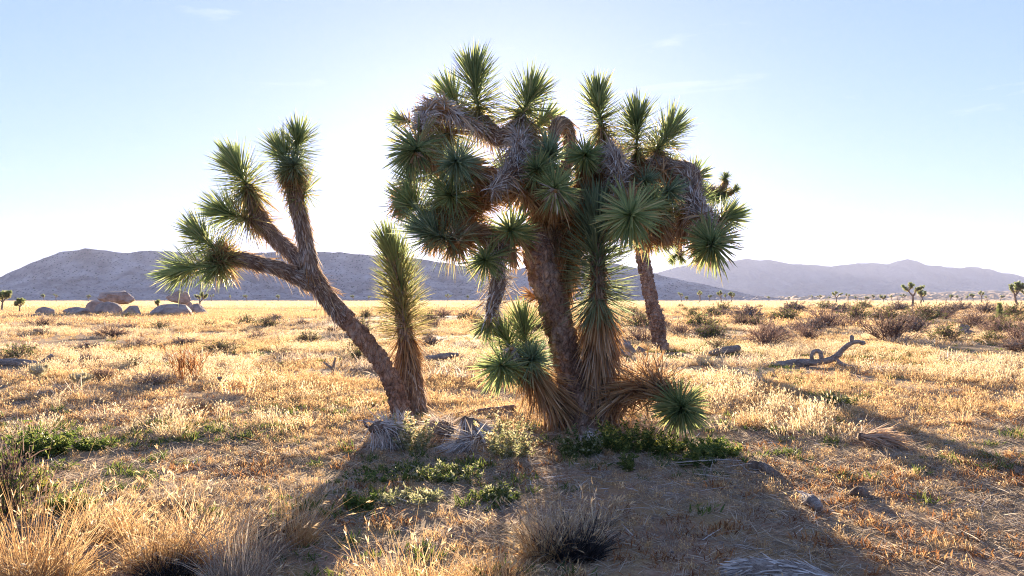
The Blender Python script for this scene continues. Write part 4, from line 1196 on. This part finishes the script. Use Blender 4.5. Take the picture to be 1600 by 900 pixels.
def cholla(px, py, wpx, hpx, label):
    g = G(px, py)
    Yd = float(g[1]); m = Yd / F
    e = empty('cholla_cactus', g, label, 'cactus')
    mb, sp = MB(), MB()
    r = random.Random(px)
    segs = [[(px, py + 1, 0, 1.7), (px, py - hpx * .45, 0, 1.6)]]
    for k in range(8):
        x0 = px + r.uniform(-2, 2); y0 = py - hpx * r.uniform(.3, .55)
        x1 = px + (k - 3.5) / 3.5 * wpx / 2; y1 = py - hpx * r.uniform(.6, .85)
        segs.append([(x0, y0, 0, 1.4), ((x0 + x1) / 2 + (x1 - px) * .15, (y0 + y1) / 2, r.uniform(-.2, .2), 1.5), (x1, y1, r.uniform(-.3, .3), 1.4), (x1 + r.uniform(-1, 1), py - hpx * r.uniform(.85, 1.0), 0, .8)])
    for i, s in enumerate(segs):
        w = W4(s, Yd)
        a = MB(); tube(a, w, 8, .03, .1, 12); o = a.obj('stem' if i == 0 else 'joint', M['cholla'], e)
        b_ = MB(); foliage(b_, w, int(260 * plen(w)), .05, .008, 100, 60, jit=.4, keel=.2); b_.obj('spines', M['cholla'], o)
    return e
cholla(60, 596, 26, 26, 'small spiny cholla cactus close to the low grey log')
cholla(126, 608, 32, 26, 'pale spiny cholla cactus standing alone in tan grass')

def stalk_plant(px, py, wpx, hpx, label, mat='twig', n=34):
    g = G(px, py); m = g[1] / F
    e = empty('dry_stalks', g, label, 'plant')
    mb = MB()
    a = rng.normal(size=(n, 3)) * np.array([wpx * m / 4, wpx * m / 5, 0])
    d = nrm(np.stack([a[:, 0] * .8, a[:, 1] * .5, np.full(n, .9)], 1) + rng.normal(size=(n, 3)) * .10)
    L = hpx * m * rng.uniform(.5, 1.1, n)
    blades(mb, a + g, d, L, .016, rng.normal(size=(n, 3)) * .06, rings=(0, .4, .8), prof=(1, .9, .8), keel=.5)
    k = np.repeat(np.arange(n), 6); s = rng.uniform(.3, 1, len(k))
    blades(mb, (a + g)[k] + d[k] * (L[k] * s)[:, None], nrm(d[k] + rng.normal(size=(len(k), 3)) * .5), .16, .012, keel=.4)
    mb.obj('stems', M[mat], e)
    return e
stalk_plant(293, 592, 38, 48, 'stand of rusty brown dry stalks in the open grass', 'red')
stalk_plant(372, 616, 40, 26, 'pale feathery dry stems beside the upright dead stalk', 'pale', 30)

# ------------------------------------------------------------------ grass clumps in front
def clump(px, py, wpx, hpx, label, mat='straw', n=420, lean=(0.0, 0.0), W=0.004, heads=0.25, droop=0.25, flare=0.75, name='grass_clump', foot=0.32):
    g = G(px, py); m = g[1] / F
    Wd, H = wpx * m, hpx * m
    e = empty(name, g, label, 'grass')
    mb, hd = MB(), MB()
    a = rng.random(n) * 2 * np.pi
    r = np.sqrt(rng.random(n))
    base = np.stack([np.cos(a) * r * Wd * foot, np.sin(a) * r * Wd * foot * .8, 0 * r], 1)
    base[:, 2] = gz(base[:, 0] + g[0], base[:, 1] + g[1]) - .01
    base[:, :2] += g[:2]
    d = nrm(np.stack([np.cos(a) * r * flare * Wd / (2 * H) + lean[0], np.sin(a) * r * flare * Wd / (2 * H) + lean[1], np.ones(n)], 1) + rng.normal(size=(n, 3)) * .27)
    L = H * (0.22 + 0.88 * rng.random(n) ** 1.3)
    bend = np.stack([np.cos(a) * .3 + lean[0], np.sin(a) * .3 + lean[1], -np.full(n, droop)], 1) * rng.random(n)[:, None] + rng.normal(size=(n, 3)) * .2
    blades(mb, base, d, L, W * rng.uniform(.5, 1.2, n), bend, rings=(0, .33, .66), prof=(1, .9, .65), keel=0.3)
    # short dense thatch at the foot
    n2 = n
    k = rng.integers(0, n, n2)
    blades(mb, base[k] + rng.normal(size=(n2, 3)) * np.array([.02, .02, 0]), nrm(d[k] + rng.normal(size=(n2, 3)) * .45 * np.array([1, 1, .3])), H * .38 * rng.uniform(.4, 1, n2), W * 1.1, keel=.3)
    mb.obj('blades', M[mat], e)
    j = np.where(rng.random(n) < heads)[0]
    if len(j):
        tip = base[j] + d[j] * L[j][:, None] * .97 + bend[j] * L[j][:, None] * .94
        dd = nrm(d[j] + 2 * bend[j])
        for q in range(3):
            blades(hd, tip - dd * .01 * q, nrm(dd + rng.normal(size=(len(j), 3)) * .25), .035, .007, keel=.3, rings=(0, .4), prof=(.5, 1))
        tag(hd.obj('seed_heads', M['pale' if mat != 'darktuft' else mat], e), kind='stuff')
    return e

clump(55, 915, 190, 185, 'tall tan bunchgrass clump beside the dark gap under the green weeds', 'straw', 560, (.05, 0))
clump(165, 842, 120, 100, 'feathery tan bunchgrass behind the tall clumps', 'straw', 420, (.1, 0))
clump(255, 890, 150, 150, 'tousled brownish bunchgrass between two taller tan clumps', 'straw', 520, (.15, 0))
clump(330, 868, 160, 125, 'wide golden bunchgrass leaning over a dark hollow', 'pale', 620, (.1, 0))
clump(372, 915, 125, 130, 'whitish grey wiry grass clump next to the golden bunchgrass', 'greystraw', 420, (0, 0), heads=.1)
clump(462, 850, 76, 105, 'narrow upright tan grass clump by the bare soil', 'straw', 330, (.05, 0))
clump(285, 790, 70, 62, 'short brown grass tuft behind the golden bunchgrass', 'greystraw', 260)
clump(420, 872, 60, 70, 'dark brown grass tuft in the hollow behind the whitish clump', 'greystraw', 240)
clump(862, 855, 110, 95, 'pale wiry bunchgrass next to the black tuft', 'greystraw', 330, (-.05, 0), heads=.2)
clump(893, 868, 96, 66, 'round black grass tuft in the tree shade', 'darktuft', 800, droop=.35, W=.006, heads=0, flare=1.2, foot=.42)
clump(650, 925, 190, 105, 'thin golden grass patch on bare dappled soil', 'straw', 330, foot=.45)
clump(770, 905, 120, 70, 'thin straw tuft below the pale wiry bunchgrass', 'straw', 220, foot=.42)
clump(915, 850, 80, 92, 'sparse bleached stems rising through the black tuft', 'pale', 70, heads=.15, W=.005)
clump(845, 872, 90, 90, 'straw bunchgrass leaning against the black tuft', 'straw', 240, (-.1, 0))
clump(940, 818, 60, 60, 'upright pale grass stems behind the black tuft', 'greystraw', 120)
clump(135, 838, 90, 46, 'black tuft added as shade in the hollow beside the tall tan bunchgrass', 'darktuft', 500, droop=.3, W=.006, heads=0)  # shade between the clumps, put in as black blades
clump(262, 905, 90, 56, 'black tuft added as hollow shade under the wide golden bunchgrass', 'darktuft', 500, droop=.3, W=.006, heads=0)  # dark hollow under the golden clump: shade painted as a tuft
clump(432, 846, 66, 60, 'black tuft added as shade beside the narrow upright tan clump', 'darktuft', 420, droop=.3, W=.006, heads=0)  # black blades stand in for shade next to the narrow clump
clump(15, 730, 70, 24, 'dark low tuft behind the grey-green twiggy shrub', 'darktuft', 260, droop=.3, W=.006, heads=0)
rr = random.Random(9)
for k in range(46):
    px, py = rr.uniform(0, 1600), rr.uniform(545, 690)
    if 560 < px < 1130 and py > 610: continue
    w = rr.uniform(.25, .5) * (py - HY) / CH
    mt = rr.choice(('straw', 'pale', 'greystraw'))
    tone = {'straw': 'tan', 'pale': 'pale cream', 'greystraw': 'dull greyish'}[mt]
    side = 'on open ground beside the leaning tree' if px < 800 else 'on sunny ground around the looped log'
    clump(px, py, w, w * rr.uniform(.5, .8), 'small %s grass tuft %s' % (tone, side), mt, 130, W=.007)['group'] = 'small %s grass tufts %s' % (tone, side)

# ------------------------------------------------------------------ ground cover nobody could count: instanced tufts
def tuft_mesh(name, mat, n, spread, h, W, elev, seed, heads=0.0, droop=0.3, leafy=False, hw=0.010, hl=0.03):
    global rng
    keep = rng; rng = np.random.default_rng(seed)
    mb = MB()
    b_ = rng.normal(size=(n, 3)) * np.array([spread, spread, 0]) * .5
    az = rng.random(n) * 2 * np.pi; el = np.radians(rng.uniform(*elev, n))
    d = np.stack([np.cos(az) * np.cos(el), np.sin(az) * np.cos(el), np.sin(el)], 1)
    L = rng.uniform(h[0], h[1], n)
    bend = np.stack([np.cos(az) * .25, np.sin(az) * .25, -np.full(n, droop)], 1) * rng.random(n)[:, None]
    b_[:, 2] = -.01
    blades(mb, b_, d, L, W * rng.uniform(.7, 1.3, n), bend, rings=(0, .5), prof=((.4, 1) if leafy else (1, .8)), keel=.25)
    j = np.where(rng.random(n) < heads)[0]
    if len(j):
        tip = b_[j] + (d[j] + bend[j]) * L[j][:, None]
        dd = nrm(d[j] + 2 * bend[j])
        for q in range(2):
            blades(mb, tip - dd * .01, nrm(dd + rng.normal(size=(len(j), 3)) * .15), hl, hw, keel=.3, rings=(0, .4), prof=(.5, 1), var=.9 + .1 * rng.random(len(j)))
    rng = keep
    return mb.mesh(name, mat)

def inst_group(col):
    ng = bpy.data.node_groups.new('scatter_' + col.name, 'GeometryNodeTree')
    ng.interface.new_socket('Geometry', in_out='INPUT', socket_type='NodeSocketGeometry')
    ng.interface.new_socket('Geometry', in_out='OUTPUT', socket_type='NodeSocketGeometry')
    gi, go = ng.nodes.new('NodeGroupInput'), ng.nodes.new('NodeGroupOutput')
    ci = ng.nodes.new('GeometryNodeCollectionInfo')
    ci.inputs[0].default_value = col
    ci.inputs['Separate Children'].default_value = True
    ci.inputs['Reset Children'].default_value = True
    ip = ng.nodes.new('GeometryNodeInstanceOnPoints')
    ip.inputs['Pick Instance'].default_value = True
    def at(nm, ty):
        a = ng.nodes.new('GeometryNodeInputNamedAttribute'); a.data_type = ty; a.inputs[0].default_value = nm
        return a.outputs[0]
    L = ng.links
    L.new(gi.outputs[0], ip.inputs['Points']); L.new(ci.outputs[0], ip.inputs['Instance'])
    L.new(at('idx', 'INT'), ip.inputs['Instance Index'])
    e2r = ng.nodes.new('FunctionNodeEulerToRotation')
    L.new(at('rot', 'FLOAT_VECTOR'), e2r.inputs[0]); L.new(e2r.outputs[0], ip.inputs['Rotation'])
    L.new(at('scl', 'FLOAT_VECTOR'), ip.inputs['Scale'])
    L.new(ip.outputs[0], go.inputs[0])
    return ng

def scatter(name, label, cat, meshes, pts, scl, tilt=.12):
    col = bpy.data.collections.new(name + '_source')          # never linked to the scene: only a source for instances
    for i, me in enumerate(meshes):
        col.objects.link(bpy.data.objects.new('%s_source_%02d' % (name, i), me))
    n = len(pts)
    me = bpy.data.meshes.new(name)
    me.vertices.add(n); me.vertices.foreach_set('co', np.asarray(pts, np.float32).ravel())
    a = me.attributes.new('idx', 'INT', 'POINT'); a.data.foreach_set('value', rng.integers(0, len(meshes), n).astype(np.int32))
    rot = np.stack([rng.normal(size=n) * tilt, rng.normal(size=n) * tilt, rng.random(n) * 6.283], 1)
    a = me.attributes.new('rot', 'FLOAT_VECTOR', 'POINT'); a.data.foreach_set('vector', rot.astype(np.float32).ravel())
    s3 = np.stack([scl, scl, scl * rng.uniform(.75, 1.25, n)], 1)
    a = me.attributes.new('scl', 'FLOAT_VECTOR', 'POINT'); a.data.foreach_set('vector', s3.astype(np.float32).ravel())
    o = bpy.data.objects.new(name, me)
    scene.collection.objects.link(o)
    md = o.modifiers.new('scatter', 'NODES'); md.node_group = inst_group(col)
    return tag(o, label, cat, kind='stuff')

def field(y0, y1, dens, margin=2.0):
    n = int(0.86 * (y1 * y1 - y0 * y0) * dens + 2 * margin * (y1 - y0) * dens)
    Yv = np.sqrt(rng.uniform(y0 * y0, y1 * y1, n))
    X = rng.uniform(-1, 1, n) * (0.86 * Yv + margin)
    return X, Yv

def blob(X, Yv, L):
    px, py = CX + F * X / Yv, HY + CH * F / Yv
    o = np.zeros(len(X))
    for cx, cy_, sx, sy in L:
        o = np.maximum(o, np.exp(-((px - cx) / sx) ** 2 - ((py - cy_) / sy) ** 2))
    return o

GREEN = [(60, 690, 90, 28), (40, 780, 100, 45), (150, 745, 110, 35), (200, 690, 130, 22), (330, 680, 120, 18), (690, 725, 90, 30), (640, 765, 80, 30), (570, 750, 60, 35), (780, 765, 70, 25),
         (880, 705, 80, 25), (1000, 700, 100, 30), (1130, 695, 100, 30), (1220, 690, 100, 30), (1310, 630, 50, 12), (1230, 590, 60, 10), (1450, 560, 120, 14), (370, 545, 80, 8), (1130, 555, 90, 10), (1340, 735, 60, 20), (1560, 690, 60, 15)]
RED = [(60, 640, 170, 20), (250, 640, 120, 16), (370, 740, 110, 25), (450, 870, 80, 50), (1500, 870, 190, 55), (1360, 860, 100, 40), (1520, 620, 80, 14), (1250, 608, 50, 10), (1330, 790, 120, 40), (900, 885, 200, 40),
       (1480, 660, 90, 18), (560, 830, 80, 40), (1100, 820, 140, 50), (1580, 740, 80, 40), (1120, 660, 60, 10)]
BARE = [(590, 800, 100, 22), (930, 755, 140, 22), (520, 860, 70, 40), (730, 800, 80, 14), (1150, 850, 60, 25), (160, 640, 120, 10)]

def lowfreq(X, Yv, s, seed):
    return fbm(X * s, Yv * s, seed=seed, octv=3)

CLEAR = [(1270, 584, 95, 16), (30, 577, 65, 12), (970, 562, 45, 12), (688, 570, 45, 9), (520, 588, 20, 9), (344, 620, 18, 9), (60, 602, 22, 10), (126, 614, 24, 10), (1050, 690, 100, 40), (690, 690, 110, 25), (293, 598, 25, 9), (1506, 528, 25, 6), (1135, 560, 35, 8)]
def pick(X, Yv, prob, clear=0.8):
    prob = prob * (1 - clear * blob(X, Yv, CLEAR))
    prob = prob * (1 - .85 * sstep(.545, .61, lowfreq(X, Yv * .8, .22, 61)) * sstep(5, 9, Yv) * (1 - sstep(90, 160, Yv)))      # bare, trampled soil
    k = rng.random(len(X)) < prob
    X, Yv = X[k], Yv[k]
    return np.stack([X, Yv, gz(X, Yv)], 1)

straw = [tuft_mesh('straw%d' % i, M['straw'], 26, .09, (.05, .15), .0055, (35, 88), 500 + i, .3) for i in range(5)]
mats = [tuft_mesh('mat%d' % i, M['greystraw'], 34, .13, (.05, .15), .005, (2, 30), 520 + i, 0, .1) for i in range(5)]
reds = [tuft_mesh('red%d' % i, M['red'], 36, .10, (.025, .075), .008, (20, 85), 540 + i, 0, .1, True) for i in range(4)]
grns = [tuft_mesh('grn%d' % i, M['green'], 34, .10, (.03, .10), .010, (25, 85), 560 + i, 0, .1, True) for i in range(4)]
pale = [tuft_mesh('pale%d' % i, M['pale'], 26, .11, (.10, .26), .007, (55, 88), 580 + i, .8, .15, hw=.014, hl=.04) for i in range(5)]
farg = [tuft_mesh('far%d' % i, M['straw'], 90, .9, (.08, .26), .022, (40, 88), 600 + i, .3, .2, hw=.03, hl=.06) for i in range(5)]
farp = [tuft_mesh('farp%d' % i, M['pale'], 90, 1.6, (.12, .32), .04, (45, 88), 620 + i, .2, .2, hw=.05, hl=.08) for i in range(4)]
fard = [tuft_mesh('fard%d' % i, M['greystraw'], 110, .45, (.10, .28), .016, (20, 88), 640 + i) for i in range(4)]

X, Yv = field(3.2, 15, 90)
g_, r_, b_ = blob(X, Yv, GREEN), blob(X, Yv, RED), blob(X, Yv, BARE)
shade = blob(X, Yv, [(950, 830, 420, 130)])
p_ = np.clip(.75 * sstep(.3, .6, lowfreq(X, Yv, .9, 31)) + .15, 0, 1) * (1 - .85 * b_) * (1 - .55 * r_) * (1 - .5 * g_) * (1 - .3 * shade)
q = pick(X, Yv, p_)
X, Yv = field(15, 40, 26)
q2 = pick(X, Yv, .12 + .85 * sstep(.40, .58, lowfreq(X, Yv, .35, 33)))
q = np.vstack([q, q2])
scatter('straw_grass', 'short dry straw-coloured grass covering the open ground', 'grass', straw, q, rng.uniform(.6, 1.25, len(q)) * (.55 + .45 * sstep(7, 12, q[:, 1]) + .5 * sstep(12, 30, q[:, 1])))

X, Yv = field(3.2, 13, 110)
b_ = blob(X, Yv, BARE)
q = pick(X, Yv, (.5 + .5 * sstep(.3, .55, lowfreq(X, Yv, 1.3, 35))) * (1 - .35 * b_), .2)
scatter('straw_litter', 'matted grey straw litter lying on the soil', 'litter', mats, q, rng.uniform(.5, 1.2, len(q)), .08)

X, Yv = field(3.2, 34, 60)
r_ = blob(X, Yv, RED)
q = pick(X, Yv, np.clip(.9 * r_ * sstep(.3, .5, lowfreq(X, Yv, 1.5, 37)) + .22 * sstep(.5, .62, lowfreq(X, Yv, .8, 39)), 0, 1))
scatter('rusty_ground_herb', 'low rusty red dried herbs spreading over the soil', 'ground cover', reds, q, rng.uniform(.6, 1.4, len(q)))

X, Yv = field(3.2, 30, 60)
g_ = blob(X, Yv, GREEN)
q = pick(X, Yv, np.clip(.75 * g_ * sstep(.3, .55, lowfreq(X, Yv, 1.6, 41)) + .25 * sstep(.58, .68, lowfreq(X, Yv, .7, 43)), 0, 1))
scatter('green_ground_herb', 'low green herbs growing in patches on the soil', 'ground cover', grns, q, rng.uniform(.5, 1.3, len(q)))

X, Yv = field(8.2, 42, 16)
px = CX + F * X / Yv
q = pick(X, Yv, np.clip(.05 + .9 * sstep(.46, .62, lowfreq(X, Yv, .35, 45)), 0, 1) * (1 - .85 * blob(X, Yv, [(330, 690, 420, 60), (900, 720, 420, 60), (1450, 700, 260, 45)])))
scatter('pale_seed_grass', 'pale seeding grass glowing in the sun behind the trees', 'grass', pale, q, rng.uniform(.5, 1.05, len(q)))

X, Yv = field(38, 130, 1.6, 4)
q = pick(X, Yv, .15 + .8 * sstep(.4, .58, lowfreq(X, Yv, .12, 47)))
scatter('plain_grass', 'tawny grass of the middle plain', 'grass', farg, q, rng.uniform(.7, 1.4, len(q)))

X, Yv = field(120, 620, .16, 20)
q = pick(X, Yv, .4 + .5 * sstep(.35, .6, lowfreq(X, Yv, .03, 49)))
scatter('far_plain_grass', 'tawny grass of the far plain below the hills', 'grass', farp, q, rng.uniform(.8, 1.6, len(q)))

X, Yv = field(11, 150, .95, 4)
q = pick(X, Yv, .12 + .8 * sstep(.48, .62, lowfreq(X, Yv, .22, 51)))
scatter('dark_grass', 'low greyish brown scrub tufts dotting the plain', 'grass', fard, q, rng.uniform(.6, 1.5, len(q)))

X, Yv = field(3.6, 11.5, 3.2)
q = pick(X, Yv, .15 + .8 * sstep(.42, .6, lowfreq(X, Yv, .9, 53)))
scatter('low_brown_tufts', 'low brown dead tufts dotting the shaded and trampled soil', 'grass', [tuft_mesh('low%d' % i, M['greystraw'], 80, .16, (.05, .13), .005, (15, 88), 680 + i) for i in range(4)], q, rng.uniform(.5, 1.2, len(q)))

lit = [tuft_mesh('fallen%d' % i, M['greythatch'], 5, .12, (.10, .26), .011, (0, 12), 660 + i, 0, .02) for i in range(6)]
X, Yv = field(4, 12.5, 9)
q = pick(X, Yv, np.clip(.05 + blob(X, Yv, [(900, 720, 330, 110), (1150, 800, 260, 90)]), 0, 1), 0.0)
scatter('fallen_leaf_litter', 'bleached fallen leaf blades strewn under the trees', 'litter', lit, q, rng.uniform(.5, 1.2, len(q)), .05)

V0, T0 = rock_mesh(.02, .016, .011, 77, 2, .12, 4)
peb = []
for k in range(3):
    mb = MB(); V1, T1 = rock_mesh(.02, .016, .011, 77 + k, 2, .12, 4); mb.add(V1, T1, smooth=True); peb.append(mb.mesh('pebble%d' % k, M['stone']))
X, Yv = field(3.2, 9, 40)
q = pick(X, Yv, .15 + .8 * blob(X, Yv, BARE))
scatter('gravel', 'small grey pebbles on the bare soil', 'gravel', peb, q, rng.uniform(.3, 1.1, len(q)))

# ------------------------------------------------------------------ haze
def build_haze():
    x0, x1, y0, y1, z0, z1 = -6500, 6500, -600, 7000, -6, 300
    v = [(x, y, z) for z in (z0, z1) for y in (y0, y1) for x in (x0, x1)]
    f = [(0, 2, 3, 1), (4, 5, 7, 6), (0, 1, 5, 4), (2, 6, 7, 3), (0, 4, 6, 2), (1, 3, 7, 5)]
    me = bpy.data.meshes.new('haze'); me.from_pydata(v, [], f); me.update()
    m, t_, N, Lk = nodes('haze_air')
    out = N.new('ShaderNodeOutputMaterial')
    pv = N.new('ShaderNodeVolumePrincipled')
    pv.inputs['Color'].default_value = (0.64, 0.71, 1.0, 1)
    pv.inputs['Density'].default_value = 0.95e-4
    pv.inputs['Anisotropy'].default_value = 0.0
    Lk.new(pv.outputs[0], out.inputs['Volume'])
    me.materials.append(m)
    o = bpy.data.objects.new('haze', me)
    scene.collection.objects.link(o)
    tag(o, 'thin bright desert haze filling the air', 'haze', kind='stuff')
build_haze()
